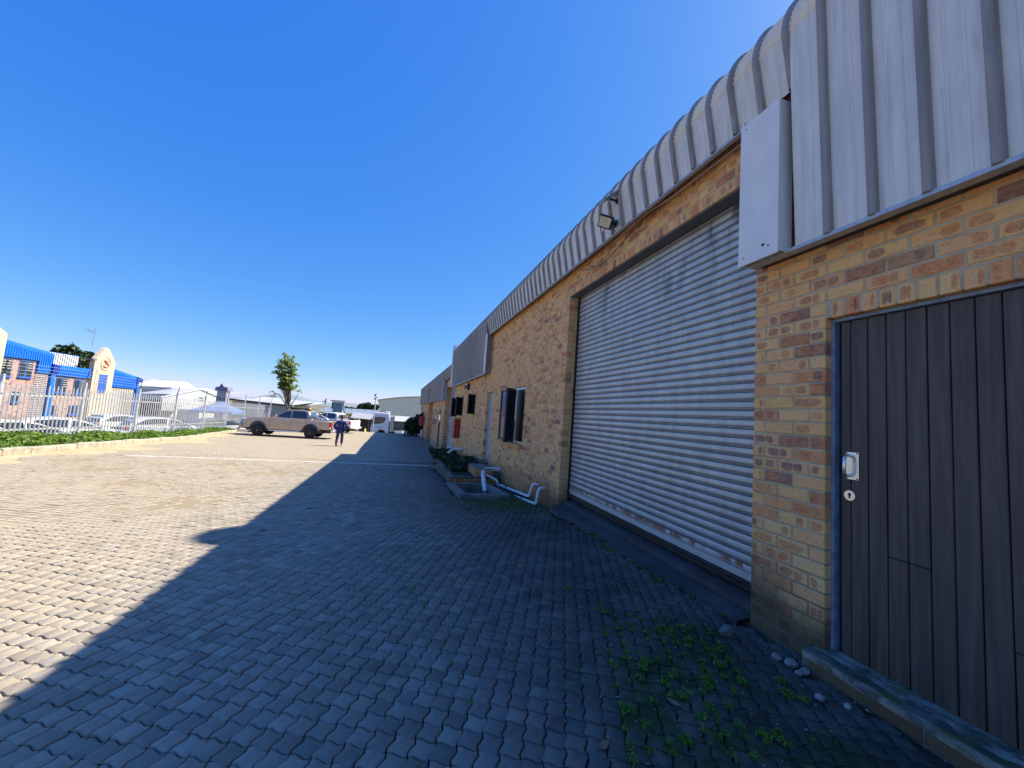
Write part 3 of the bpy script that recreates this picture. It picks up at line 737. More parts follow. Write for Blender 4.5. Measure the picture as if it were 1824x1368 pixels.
b=MB(); b.box(-.03,-.0245,.046,.10,.42,.54); b.build('yellow_sticker',M_yellow,WN)
b=MB()
for k in range(17): MB().cbox(WX-.075,WX+.06,7.86+k*.088,7.86+k*.088+.075,-.655,-.585,.005).build('brick',M_brick,WN).matrix_parent_inverse=Matrix.Translation((-(WX+.06),-7.90,.58))
# ---- grey door 2
D2=thing('grey_door','narrow pale grey flush door set back in the far brick wall','door',(WX+.1,10.78,-1.33))
b=MB(); b.cbox(0,.04,.03,.81,0,2.03,.006); b.build('door_leaf',plain('door_grey',(.34,.36,.38),.5,0,.1,3),D2)
b=MB(); b.box(-.02,.05,0,.035,0,2.06); b.box(-.02,.05,.80,.84,0,2.06); b.box(-.02,.05,0,.84,2.02,2.06); b.build('door_frame',plain('frame_pale',(.5,.5,.48),.6),D2)
b=MB(); b.box(-.06,0,.70,.74,1.0,1.02); b.build('handle',M_chrome,D2)
# ---- narrow windows
def narrow(y,w_,z0,h_,label,rot):
    t=thing('narrow_window',label,'window',(WX+.05,y,z0),group='narrow windows of the far brick wall')
    b=MB(); b.box(0,.03,0,w_,0,h_); b.build('pane',M_glass,t)
    b=MB(); b.box(-.03,.0,0,.04,0,h_); b.box(-.03,.0,w_-.04,w_,0,h_); b.box(-.03,.0,0,w_,h_-.04,h_); b.box(-.03,.0,0,w_,0,.04); b.build('window_frame',M_darkpaint,t)
    s_=sash(t,w_,h_,(-.03,w_,0),R(180+rot),False)
    b=MB(); b.cbox(-.11,.0,-.03,w_+.03,-.075,-.005,.005); b.build('window_sill',M_brick,t)
    return t
narrow(13.45,.55,0,.70,'single narrow dark window nearest the grey door','x' and -28)
narrow(16.1,.6,-.10,.77,'narrow dark open window above the red hose cabinet, right of the pair',-30)
narrow(17.45,.6,-.17,.83,'narrow dark open window at the far end of the pair',-30)
b=MB(); b.cbox(WX-.10,WX,14.75,15.1,.92,1.16,.01); b.tube([(WX-.1,14.8,1.05),(WX-.17,14.78,1.05),(WX-.18,14.76,.95)],.03,8,0); vb=tag(b.build('wall_vent_box',M_black),'small square black vent box high on the brick wall under the fascia','vent box')
b=MB(); b.lathe([(.05,0),(.05,.02)],(WX-.12,14.86,1.1),'x',12); b.build('lamp_lens',M_white,vb)
# red hose cabinet
t=thing('hose_cabinet','dark red metal fire hose cabinet mounted on the far brick wall','cabinet',(WX,16.35,-1.05))
b=MB(); b.cbox(-.24,0,0,.8,0,.80,.01); b.build('cabinet_body',M_red,t); b=MB(); b.cbox(-.255,-.242,.02,.78,.02,.78,.004); b.build('cabinet_door',M_red,t)
b=MB(); b.box(WX-.05,WX+.02,17.12,17.26,-.18,.35); tag(b.build('notice_board',M_white),'small white notice between the two narrow windows above the red cabinet','notice')
# ================================================================== far block of the row
B2=thing('far_brick_unit','lower brick warehouse unit stepping down at the far end of the row','building',(0,0,0))
DZ=-.63
b=MB(); b.box(WX,WX+.3,22.5,30.2,-3,2.6); b.box(WX+.0,WX+.3,34.9,45.2,-3,2.6); b.box(WX+.5,WX+.8,18.9,46,-3,2.5); b.box(WX,3.4,45.1,45.2,-3,2.6); b.box(WX,3.1,22.45,22.5,-3,2.6); b.box(WX,3.1,30.2,30.25,-3,2.0); b.box(WX,3.1,34.85,34.9,-3,2.0); b.box(WX+.02,WX+.3,18.9,22.45,1.4,2.6)
b.build('wall',M_bricktex,B2)
P2L,P2H=panel_mesh(.655,dz=DZ,crimp=False),panel_mesh(1.76,dz=DZ,crimp=False)
k=0
for k in range(111):
    y=18.97+PITCHY*k; hi=(y<22.35) or (30.9<y<34.0)
    link('cladding_panel',P2H if hi else P2L,B2,(0,y,0))
b=MB(); b.box(2.40,2.62,22.40,22.41,.64,1.78); b.box(2.40,2.62,34.0,34.01,.64,1.78); b.build('fascia_return',M_rib2,B2)
b=MB(); b.box(2.37,2.41,22.30,22.40,.64,1.80); b.box(2.37,2.41,30.84,30.92,.64,1.80); b.box(2.37,2.41,33.95,34.05,.64,1.80); b.box(2.36,2.64,45.15,45.2,.62,2.4); b.build('corner_flashing',M_rib2,B2)
b=MB(); b.add([(5.9,18.9,2.735),(5.9,45.2,2.735),(26,45.2,3.5),(26,18.9,3.5)],[(0,1,2,3)]); b.add([(2.6,45.2,-3),(26,45.2,-4.3),(26,45.2,3.5),(2.9,45.2,2.55)],[(0,1,2,3)]); b.build('roof',M_zinc,B2)
b=MB(); 
for k in range(36): b.prism([(0,.002),(-.012,.03),(0,.060),(.008,.07),(.008,0)],lambda u,v,t,kk=k:(u+2.85,t,v-1.95+kk*.0765*1.25),18.95,22.45)
b.build('shutter',M_slat,B2)
for (ya,w_,z0,z1) in ((24.3,.9,-2.2,.2),(26.6,.45,-.9,.1),(28.0,.45,-1.0,.15),(28.9,.45,-.95,.12),(36.6,.5,-1.2,0),(38.3,.5,-1.0,0),(40,1.0,-2.5,-.1)):
    f=MB().box(WX-.012,WX+.05,ya,ya+w_,z0,z1).build('window' if z0>-2 else 'door',M_darkpaint,B2); MB().box(WX-.02,WX-.013,ya+.06,ya+w_-.06,z0+.06,z1-.06).build('pane',M_glass,f)
# ================================================================== unseen pipe and round cap, added to cast the bump in the shadow edge
t=thing('bump_caster','unseen tall pipe with a round cap, added to cast the bump in the shadow edge','shadow_caster',(7.0,6.4,3.4))
MB().tube([(0,0,0),(0,0,4.4)],.12,14).build('pipe',M_zinc,t); MB().lathe([(.05,4.02),(.25,4.08),(.40,4.25),(.46,4.5),(.40,4.73),(.25,4.88),(.0,4.95)],(0,0,0),'z',24).build('bump_cap',M_zinc,t)
# ================================================================== floodlight + solar panel + cables
t=thing('floodlight','black square security floodlight bracketed to the ribbed fascia above the roller door','floodlight',(2.40,4.18,2.58))
b=MB(); b.lathe([(.045,-.02),(.05,0)],(0,0,-.08),'x',14); b.tube([(-.01,0,-.08),(-.06,-.01,-.085),(-.09,-.02,-.09)],.018,8); b.build('bracket',M_black,t)
rot=Matrix.Rotation(R(-25),4,'Z')@Matrix.Rotation(R(-38),4,'Y')
b=MB(); b.cbox(-.03,.03,-.09,.09,-.075,.075,.012); hd_=b.build('lamp_housing',M_black,t,(-.15,-.03,-.10)); hd_.rotation_euler=(R(28),R(-30),R(38))
b=MB(); b.box(-.034,-.0305,-.072,.072,-.057,.057); b.build('lamp_glass',plain('led_panel',(.62,.58,.38),.25),hd_)
b=MB(); b.lathe([(.012,-.02),(.022,0),(.022,.03)],(0,0,-.095),'z',10); b.build('motion_sensor',M_white,hd_)
t=thing('solar_panel','small tilted solar panel on a black arm above the floodlight','solar panel',(2.385,4.12,2.76))
b=MB(); b.lathe([(.03,-.02),(.035,0)],(0,0,0),'x',14); b.tube([(0,0,0),(-.08,0,.005),(-.11,0,.01)],.014,8); b.build('bracket',M_black,t)
b=MB(); b.cbox(-.008,.008,-.09,.09,-.13,.13,.004); sp_=b.build('panel',plain('solar_back',(.35,.37,.40),.3,.2),t,(-.13,0,.015)); sp_.rotation_euler=(0,R(48),0)
MB().box(-.0115,-.0085,-.08,.08,-.12,.12).build('cell_face',NT('cells').out((.01,.015,.05),.15,0,.6),sp_)
def cat(pts,n=6):
    P=[Vector(p) for p in pts]; out=[]
    for i in range(len(P)-1):
        p0,p1,p2,p3=P[max(i-1,0)],P[i],P[i+1],P[min(i+2,len(P)-1)]
        for k in range(n):
            t_=k/n; out.append(.5*((2*p1)+(p2-p0)*t_+(2*p0-5*p1+4*p2-p3)*t_*t_+(3*p1-p0-3*p2+p3)*t_**3))
    return out+[P[-1]]
b=MB(); b.tube(cat([(2.50,2.1,2.37),(2.5,2.45,2.36),(2.5,3.22,2.365),(2.49,3.6,2.385),(2.47,3.95,2.36),(2.47,4.27,2.31),(2.49,4.6,2.205),(2.5,4.95,2.21),(2.53,5.3,2.33)]),.009,7); tag(b.build('cable',M_copper),'faded pinkish cable sagging below the fascia over the roller door','cable')
b=MB(); b.tube(cat([(2.515,2.1,2.40),(2.51,3.0,2.38),(2.5,3.5,2.37),(2.5,3.9,2.33),(2.51,4.3,2.24),(2.52,4.7,2.19),(2.54,5.1,2.30)]),.005,6); tag(b.build('cable',M_black),'thin black cable running behind the faded pink one over the roller door','cable')
# ================================================================== gully, planters, pipes
def zt(y): return gz(y)
x0,x1,y0,y1=BASIN
t=thing('drain_gully','sunken concrete drain gully with a raised kerb, nearest the camera','gully',(0,0,0))
b=MB()
for (a,c,d,e) in ((x0-.14,x0,y0-.14,y1+.14),(x1,x1+.12,y0-.14,y1+.14),(x0,x1,y0-.14,y0),(x0,x1,y1,y1+.14)): b.cbox(a,c,d,e,-1.95,0,.012)
b.v=[(x,y,z if z<-1 else z-1.43-.062*(y-6.98)) for x,y,z in b.v]
b.build('gully_kerb',M_concrete,t)
b=MB(); b.box(x0,x1,y0,y1,-1.86,-1.80); b.build('gully_floor',plain('wet_gully',(.03,.03,.032),.5,0,.3,6),t)
def planter(name,label,poly,zb,zt_,leafC,nleaf,rowlock=False):
    t=thing(name,label,'planter',(0,0,0))
    n=len(poly); cx=sum(p[0] for p in poly)/n; cy=sum(p[1] for p in poly)/n
    inn=[(p[0]+(cx-p[0])*.20,p[1]+(cy-p[1])*.12) for p in poly]
    b=MB(); V=[(x,y,zb) for x,y in poly]+[(x,y,zt_) for x,y in poly]+[(x,y,zt_) for x,y in inn]+[(x,y,zt_-.08) for x,y in inn]
    F=[]
    for r_ in range(3): F+=[(r_*n+i,r_*n+(i+1)%n,(r_+1)*n+(i+1)%n,(r_+1)*n+i) for i in range(n)]
    b.add(V,F); b.build('planter_wall',M_mossy,t)
    b=MB(); b.add([(x,y,zt_-.05) for x,y in inn],[tuple(range(n))]); b.build('soil',M_bed,t)
    if rowlock:
        (xa,ya),(xb,yb)=poly[0],poly[1]; L=math.hypot(xb-xa,yb-ya); k=0
        while k*.085<L-.07:
            f=(k*.085+.04)/L; px,py=xa+(xb-xa)*f,ya+(yb-ya)*f
            o=MB().cbox(-.035,.035,-.012,.05,0,zt_-zb-.035,.005).build('brick',M_brick,t); o.location=(px,py,zb+.0); o.rotation_euler=(0,0,math.atan2(yb-ya,xb-xa)); k+=1
    return t
p2=planter('brick_planter','low brick planter with dark leaves and a brick block, middle of the planters',[(1.30,9.15),(2.55,9.3),(2.55,12.55),(1.30,12.4)],-1.80,-1.49,None,0,True)
p3=planter('brick_planter','far planter of dark leaves below the two white pipe ends',[(1.38,14.0),(2.55,14.9),(2.55,17.9),(1.55,17.7)],-2.15,-1.78,None,0)
def shrubmass(label,poly,z,h,n,sz,cat_='plants'):
    C=[]
    xs=[p[0] for p in poly]; ys_=[p[1] for p in poly]
    while len(C)<n:
        x=random.uniform(min(xs),max(xs)); y=random.uniform(min(ys_),max(ys_))
        hh=h*(.6+.4*math.sin(x*7+y*3)*math.sin(y*4.3)); C.append((x,y,z+hh*random.random()**.6))
    o=leaves('planter_foliage',C,sz,M_dkleaf,None,1.7,kind='stuff'); return tag(o,label,cat_)
shrubmass('dark leafy plants in the middle brick planter',[(1.42,10.3),(2.5,12.5)],-1.52,.22,1500,.07)
shrubmass('dark leafy plants filling the far planter',[(1.5,14.5),(2.5,17.6)],-1.82,.30,2000,.08)
t=thing('brick_block','small block of pale bricks standing in the middle planter','brick block',(1.92,9.32,-1.49))
for j in range(2):
    for i in range(4):
        for k in range(2): MB().cbox(k*.225,k*.225+.215,i*.24,i*.24+.23,j*.088,j*.088+.080,.005).build('brick',M_brick,t)
MB().box(.005,.445,.005,.95,.178,.186).build('cement_top',M_concrete,t)
t=thing('door_step','little step of pale yellow bricks below the narrow grey door','step',(2.36,10.85,-1.50))
for k in range(7): MB().cbox(0,.222,k*.11,k*.11+.10,0,.15,.005).build('brick',M_mossy,t)
b=MB(); V=[]; 
b.add([(1.22,8.75,-1.60),(2.55,8.75,-1.58),(2.55,9.2,-1.60),(1.22,9.2,-1.635)],[(0,1,2,3)]); b.add([(1.05,12.4,-1.782),(2.58,12.5,-1.76),(2.58,15.4,-1.90),(1.25,14.6,-1.90)],[(0,1,2,3)]); tag(b.build('concrete_apron',M_mossy),kind='structure')
# pipes
b=MB(); b.tube(cat([(2.60,9.5,-1.33),(2.35,9.48,-1.33),(2.20,9.42,-1.34),(2.13,9.32,-1.38),(2.08,9.1,-1.44),(1.97,8.35,-1.62),(1.94,8.12,-1.68)],5),.052,14); 
t=thing('waste_pipe','thick white waste pipe bending from the wall down into the gully','pipe',(0,0,0)); b.build('pipe',M_pvc,t)
b=MB(); b.tube([(1.955,8.22,-1.655),(1.93,8.02,-1.705)],.062,14,0,True); b.build('pipe_end',M_black,t)
for p,q in (((2.24,9.44,-1.335),(2.30,9.46,-1.333)),((2.11,9.25,-1.40),(2.09,9.16,-1.425))): MB().tube([p,q],.058,14).build('pipe_collar',M_pvc,t)
b=MB(); b.tube(cat([(2.16,9.2,-1.42),(2.3,9.0,-1.47),(2.36,8.9,-1.50),(2.38,8.86,-1.58),(2.38,8.85,-1.70)],4),.024,10); tag(b.build('waste_pipe',M_pvc),'short thin white pipe hanging behind the thick bent pipe','pipe')
def twin(label,pts,clips):
    t=thing('wall_pipe',label,'pipe',(0,0,0),group='pair of white pipes along the brick wall')
    MB().tube(cat(pts,5),.027,12).build('pipe',M_pvc,t)
    for p,q in clips: MB().tube([p,q],.032,12).build('pipe_clip',M_black,t)
twin('upper of two white pipes running low along the wall into the gully',[(2.60,6.78,-1.20),(2.52,6.80,-1.20),(2.49,6.84,-1.26),(2.48,6.90,-1.40),(2.47,7.0,-1.445),(2.47,7.6,-1.50),(2.46,8.5,-1.58),(2.43,8.72,-1.575),(2.36,8.82,-1.64)],[((2.46,8.36,-1.570),(2.46,8.40,-1.573))])
twin('lower of two white pipes, running closest to the ground along the wall',[(2.60,6.42,-1.20),(2.50,6.41,-1.195),(2.46,6.41,-1.24),(2.44,6.42,-1.40),(2.44,6.50,-1.475),(2.43,7.2,-1.545),(2.41,8.1,-1.64),(2.36,8.4,-1.66),(2.28,8.6,-1.69)],[((2.43,7.15,-1.540),(2.43,7.20,-1.545)),((2.41,8.02,-1.63),(2.41,8.06,-1.637))])
b=MB(); b.tube(cat([(2.6,15.3,-1.42),(2.35,15.3,-1.42),(2.2,15.28,-1.44),(2.0,15.2,-1.58)],5),.055,12); tag(b.build('waste_pipe',M_pvc),'white pipe stub angled down over the right end of the far planter','pipe')
b=MB(); b.tube(cat([(2.6,16.9,-1.52),(2.3,16.9,-1.52),(2.2,16.9,-1.56),(2.18,16.9,-1.75)],5),.055,12); tag(b.build('waste_pipe',M_pvc),'white elbow pipe stub at the left end of the far planter','pipe')
b=MB(); b.tube(cat([(2.56,44.6,.20),(2.50,44.4,.35),(2.5,43.9,.38),(2.5,43.5,.2),(2.52,43.8,0),(2.56,44.3,.05)],5),.03,6); tag(b.build('cable_loop',M_black),'loop of dark cable under the far end of the fascia','cable')
# ---- loose stones, leaves, weeds
for i,(x,y,r_,lb) in enumerate([(2.375,1.93,.032,'pale stone nearest the pier, upright, by the door step'),(2.40,1.86,.036,'largest pale stone in the heap by the door step'),(2.415,1.79,.026,'right hand stone of the heap by the door step'),(2.37,1.79,.022,'small stone in front of the heap by the door step'),(2.27,1.60,.026,'pale stone lying alone below the heap'),(2.36,1.53,.020,'small pale stone close to the step brick'),(2.28,2.22,.05,'dark rounded lump of mortar on the paving by the pier')]):
    d=RNG.normal(size=(26,3)); d/=np.linalg.norm(d,axis=1)[:,None]; import bmesh
    bm=bmesh.new(); 
    for q in d: bm.verts.new((q[0]*r_*1.1,q[1]*r_*.9,q[2]*r_*.75))
    bmesh.ops.convex_hull(bm,input=bm.verts); me=bpy.data.meshes.new('stone'); bm.to_mesh(me); bm.free(); me.materials.append(M_stone if i<6 else M_concrete)
    tag(link('loose_stone',me,None,(x,y,gz(y)+r_*.55)),lb,'stone')
for (x,y,a,lb) in ((.965,1.56,.4,'curled brown dead leaf on the paving, nearer the camera'),(1.45,1.72,2.0,'long brown dead leaf beside the mossy pavers')):
    V=[];F=[]
    for i in range(7):
        t_=i/6; wd=.017*math.sin(PI*min(1,max(0.02,t_))); V+=[((t_-.5)*.08,-wd,.008+.014*abs(t_-.5)),((t_-.5)*.08,0,.003+.014*abs(t_-.5)),((t_-.5)*.08,wd,.010+.012*abs(t_-.5))]
    for i in range(6):
        for k in (0,1): F.append((i*3+k,i*3+k+1,i*3+4+k,i*3+3+k))
    tag(MB().add(V,F,0,True).build('dead_leaf',plain('dead_leaf_brown',(.30,.17,.10),.8),None,(x,y,-1.366),(0,0,a)),lb,'leaf')
# grit and crumbs of mortar scattered over the shaded paving
gb=MB()
for i in range(420):
    x=min(2.45,random.gauss(1.6,.8)); y=abs(random.gauss(2.2,1.5))+.9; q=random.uniform(.0015,.0055)*(1.6 if random.random()<.06 else 1)
    gb.cbox(x-q,x+q,y-q*.8,y+q*.8,gz(y)-.001,gz(y)+q*1.1,q*.35)
tag(gb.build('grit',M_stone),kind='stuff')
# weeds in the joints
C=[];NR=[]
def tuft(x,y,n,r_,h_):
    for i in range(n):
        a=random.uniform(0,2*PI); q=random.random()**.7*r_; C.append((x+math.cos(a)*q,y+math.sin(a)*q,gz(y)+.004+h_*random.random()))
dirx,diry=-sn,cs   # paving axis
for line in range(9):
    bx,by=1.22+.089*line*cs,1.86+.089*line*sn
    for s_ in range(16):
        f=-.45+s_*.089+random.uniform(-.03,.03)
        if random.random()<.72: tuft(bx+dirx*(-f)*-1+random.uniform(-.01,.01),by+diry*f,random.randint(10,34),.015+.012*random.random(),.02)
for i in range(38):
    x=random.gauss(1.75,.26); y=random.gauss(1.95,.42)
    if x<2.4: tuft(x,y,random.randint(25,80),.030,.018)
for i in range(90):
    x=random.uniform(.2,2.3); y=random.uniform(1.2,3.4); tuft(x,y,random.randint(2,7),.012,.012)
for i in range(420):
    x=min(2.5,random.gauss(1.8,.45)); y=random.gauss(6.55,.45); tuft(x,y,4,.03,.02)
for i in range(150):
    y=random.uniform(2.4,5.8); e=2.42+.05*math.sin(y*3.1)+.03*math.sin(y*7.7)
    if 3.0<y<4.9 or random.random()<.25: tuft(e+random.uniform(-.02,.02),y,6,.02,.018)
for i in range(60):
    y=random.uniform(6.0,9.0); tuft(2.55,y,8,.03,.05)
leaves('weeds',C,.0075,M_weed,None,3.0,spread=1.2)
# ================================================================== FENCE
FX=-11.4
FN=thing('palisade_fence','pale galvanised steel palisade fence with electric wires between yard and parking lot','fence',(0,0,0))
def ftop(Y): return .20-(Y-15.42)*.0195
posts=[15.42+3.24*k for k in range(-2,9)]
def post_mesh():
    b=MB(); b.box(-.04,.04,-.035,.035,-2.6,0); return b.mesh('fence_post',M_fence)
pm=post_mesh()
b=MB(); w_=.026; prof=[(-w_,0),(-.014,.022),(0,.010),(.014,.022),(w_,0)]
V=[];F=[]
for z in (-2.5,-.32): V+=[(x_,y_,z) for y_,x_ in prof]
V+=[(prof[0][1],prof[0][0]*.5,-.27),(.016,-.010,-.235),(.010,0,-.22),(.016,.010,-.235),(0,w_*.5,-.27)]
for r_ in (0,1):
    for k in range(4): F.append((r_*5+k,r_*5+k+1,(r_+1)*5+k+1,(r_+1)*5+k))
b.add(V,F); palm=b.mesh('pale',M_fence)
for i,py in enumerate(posts):
    link('fence_post',pm,FN,(FX,py,ftop(py)))
    # wire bracket
    b=MB(); b.tube([(0,0,0),(0.02,0,.2),(.05,0,.42)],.012,6); 
    for q in range(4): b.lathe([(.02,-.02),(.03,0),(.02,.02)],(.03+.006*q,0,.06+.11*q),'z',8)
    b.build('wire_bracket',M_black,FN,(FX,py,ftop(py)))
    if i<len(posts)-1:
        for k in range(19):
            y=py+.17*(k+1)-.08; 
            if y<posts[i+1]-.05: link('pale',palm,FN,(FX+.045,y,ftop(y)))
        for dz_,h_ in ((-.62,.05),(-1.72,.05)):
            b=MB(); q=posts[i+1]; b.add([(FX+.0,py,ftop(py)+dz_),(FX+.04,py,ftop(py)+dz_),(FX+.04,py,ftop(py)+dz_+h_),(FX,py,ftop(py)+dz_+h_),(FX+.0,q,ftop(q)+dz_),(FX+.04,q,ftop(q)+dz_),(FX+.04,q,ftop(q)+dz_+h_),(FX,q,ftop(q)+dz_+h_)],[(0,1,5,4),(1,2,6,5),(2,3,7,6),(3,0,4,7)]); b.build('rail',M_fence,FN)
for q in range(4):
    b=MB(); b.tube([(FX+.03+.006*q,posts[0],ftop(posts[0])+.06+.11*q),(FX+.03+.006*q,posts[-1],ftop(posts[-1])+.06+.11*q)],.004,4); b.build('electric_wire',M_fence,FN)
# ================================================================== VEHICLES
def arc(cx,cz,r_,a0,a1,n=8): return [(cx+r_*math.cos(R(a0+(a1-a0)*i/n)),cz+r_*math.sin(R(a0+(a1-a0)*i/n))) for i in range(n+1)]
def loft(outline,wf,ch=.05):
    n=len(outline); cw=sum((outline[(i+1)%n][0]-outline[i][0])*(outline[(i+1)%n][1]+outline[i][1]) for i in range(n))
    sg=1 if cw>0 else -1
    inn=[]
    for i in range(n):
        p0,p1=outline[i-1],outline[(i+1)%n]; tx,tz=p1[0]-p0[0],p1[1]-p0[1]; l=math.hypot(tx,tz) or 1
        inn.append((outline[i][0]+sg*tz/l*ch,outline[i][1]-sg*tx/l*ch))
    b=MB(); V=[]
    for sgn,pts,dw in ((1,inn,0),(1,outline,ch),(-1,outline,ch),(-1,inn,0)): V+=[(x,sgn*(wf(x,z)-dw),z) for x,z in pts]
    F=[]
    for r_ in range(3): F+=[(r_*n+i,r_*n+(i+1)%n,(r_+1)*n+(i+1)%n,(r_+1)*n+i) for i in range(n)]
    b.add(V,F,0,True); b.add(V,[tuple(range(n)),tuple(range(3*n,4*n))],0,False); return b
def panel(pts,wf,off=.004,sgn=1):
    V=[(x,sgn*(wf(x,z)+off),z) for x,z in pts]; return V
def wheel(parent,x,y,r_=.38,wd=.25,spokes=6,mat=None):
    s_=1 if y>0 else -1
    o=MB().lathe([(r_*.60,-wd/2),(r_*.9,-wd/2),(r_,-wd/2+.04),(r_,wd/2-.04),(r_*.9,wd/2),(r_*.60,wd/2)],(0,0,0),'y',28).build('wheel',M_rubber,parent,(x,y,r_))
    b=MB(); b.lathe([(r_*.62,-.02),(r_*.62,.02),(r_*.55,.0)],(0,s_*wd*.40,0),'y',24)
    b.lathe([(.0,.03),(.07,.02),(.07,-.02)],(0,s_*wd*.40,0),'y',12)
    for k in range(spokes):
        a=2*PI*k/spokes; ca,sa=math.cos(a),math.sin(a); V=[]
        for rr,hw in ((.04,.035),(r_*.60,.045)):
            for sd_ in (-1,1): V+=[(ca*rr-sa*hw*sd_,s_*wd*.44,sa*rr+ca*hw*sd_),(ca*rr-sa*hw*sd_,s_*wd*.30,sa*rr+ca*hw*sd_)]
        b.add(V,[(0,2,6,4),(0,1,5,4),(2,3,7,6)])
    b.build('rim',mat or M_chrome,o); MB().lathe([(r_*.6,-.01),(r_*.6,.01)],(0,s_*wd*.2,0),'y',20).build('brake_disc',M_black,o)
    return o
def carpaint(name,col,metal=.3):
    m=NT(name); m.b.inputs['Coat Weight'].default_value=.6; m.b.inputs['Coat Roughness'].default_value=.05
    n=m.noise(m.pos(),3,4); c=m.mix(m.mapr(n,.35,.65,0,.15),col,tuple(x*.7 for x in col)); return m.out(c,.38,metal,.5)
M_tail=plain('red_lamp',(.65,.02,.01),.25); M_lens=plain('clear_lamp',(.6,.6,.58),.15)
M_chr=M_chrome
def pickup(label,paint,loc,rz,sc,silver=True):
    t=thing('pickup_truck',label,'pickup truck',loc,rz,'pickup trucks nosed in towards the fence',sc)
    A=[(-1.20,.62)]+[(-.50,.60)]+arc(0,.42,.50,165,15,8)+[(.55,.42),(2.5,.42)]+arc(3.085,.42,.50,165,15,8)+[(3.70,.45),(3.93,.50),(4.02,.62),(4.02,.86),(3.95,1.0),(3.75,1.09),(3.3,1.16),(2.55,1.22),(2.2,1.24),(.25,1.22),(-.0,1.20),(-1.22,1.20),(-1.25,1.15)]
    wf=lambda x,z:.885-.10*max(0,(x-3.2))**1.5-.03*max(0,z-.95)-.05*max(0,.6-z)
    body=loft(A,wf,.045).build('body',paint,t)
    # flared arches
    for cx in (0,3.085):
        P_=arc(cx,.42,.50,170,10,12); Q_=arc(cx,.42,.58,170,10,12)
        for sgn in (1,-1):
            b=MB(); V=[];F=[]; o=0
            for (p,q) in zip(P_,Q_): V+=[(p[0],sgn*(wf(*p)+.035),p[1]),(q[0],sgn*(wf(*q)-.01),q[1])]
            F+=[(o+2*i,o+2*i+1,o+2*i+3,o+2*i+2) for i in range(12)]
            b.add(V,F,0,True); b.build('wheel_arch',paint,t)
    b=MB(); b.box(2.35,3.8,-.80,.80,.35,.95); b.box(-.7,.8,-.80,.80,.35,.85); b.box(-1.1,3.8,-.5,.5,.38,.6); b.build('underbody',M_black,t)
    wc=lambda x,z:.845-.33*max(0,z-1.2)
    G=[(2.42,1.20),(1.66,1.70),(1.45,1.775),(1.0,1.80),(.50,1.79),(.26,1.73),(.13,1.55),(.06,1.20)]
    loft(G,wc,.04).build('cab',paint,t)
    for sgn in (1,-1):
        for pts in ([(2.16,1.255),(1.58,1.66),(1.32,1.70),(1.26,1.255)],[(1.17,1.255),(1.20,1.70),(.52,1.71),(.34,1.60),(.28,1.255)]):
            b=MB(); V=panel(pts,wc,.006,sgn); V2=[(x,y-sgn*.02,z) for x,y,z in V]; n=len(V); b.add(V+V2,[tuple(range(n))]+[(i,(i+1)%n,n+(i+1)%n,n+i) for i in range(n)]); b.build('side_window',M_glass,t)
        b=MB(); b.cbox(2.02,2.14,sgn*.88,sgn*1.06,1.24,1.40,.03) if sgn>0 else b.cbox(2.02,2.14,-1.06,-.88,1.24,1.40,.03); b.build('wing_mirror',paint if silver else M_white,t)
        for hx in (1.34,.42): MB().cbox(hx,hx+.16,sgn*.885-.012,sgn*.885+.012,1.09,1.125,.006).build('door_handle',M_chr if silver else paint,t)
        for gx in (2.42,1.22,.26):
            V=[]
            for z in (.5,.8,1.1,1.215): V+=[(gx-.006,sgn*(wf(gx,z)+.0035),z),(gx+.006,sgn*(wf(gx,z)+.0035),z)]
            MB().add(V,[(0,1,3,2),(2,3,5,4),(4,5,7,6)]).build('door_gap',M_black,t)
        b=MB(); b.cbox(-1.265,-1.10,min(sgn*.885,sgn*.80),max(sgn*.885,sgn*.80),.80,1.14,.02); b.build('tail_light',M_tail,t)
        b=MB(); b.cbox(3.62,3.985,min(sgn*.79,sgn*.52),max(sgn*.79,sgn*.52),.90,1.045,.03); b.build('headlight',M_lens,t)
        b=MB(); b.tube([(.62,sgn*.90,.40),(2.45,sgn*.90,.40)],.045,8); b.build('side_step',M_chr if silver else M_black,t)
    # windscreens
    for pts,nm in (([(2.40,1.235),(1.70,1.69)],'windscreen'),([(.05,1.28),(.20,1.66)],'rear_window')):
        (xa,za),(xb,zb)=pts; ofs=.022 if nm=='windscreen' else -.022; wa,wb_=wc(0,za)-.09,wc(0,zb)-.08
        MB().add([(xa+ofs,-wa,za+.01),(xa+ofs,wa,za+.01),(xb+ofs,wb_,zb+.01),(xb+ofs,-wb_,zb+.01)],[(0,1,2,3)]).build(nm,M_glassb,t)
    b=MB(); b.box(-1.19,-.02,-.80,.80,1.19,1.212); b.build('load_bed_cover',M_black,t)
    b=MB(); b.cbox(-1.275,-1.245,-.76,.76,.66,1.19,.01); tg_=b.build('tailgate',paint,t); MB().cbox(-1.285,-1.276,-.12,.12,1.02,1.09,.004).build('tailgate_handle',M_chr,tg_)
    b=MB(); b.cbox(-1.42,-1.22,-.85,.85,.46,.62,.03); b.cbox(-1.46,-1.30,-.3,.3,.40,.50,.02); b.build('rear_bumper',M_chr if silver else paint,t); MB().box(-1.425,-1.421,-.26,.26,.50,.61).build('number_plate',M_yellow if silver else M_white,t)
    b=MB(); b.cbox(3.80,4.10,-.82,.82,.42,.64,.05); b.build('front_bumper',paint,t); b=MB(); b.cbox(3.99,4.035,-.48,.48,.70,.98,.01); b.build('grille',M_black,t)
    for x in (0,3.085):
        for y in (-.80,.80): wheel(t,x,y,.355,.25,6,plain('dark_alloy',(.34,.34,.35),.35,.5) if silver else M_chr)
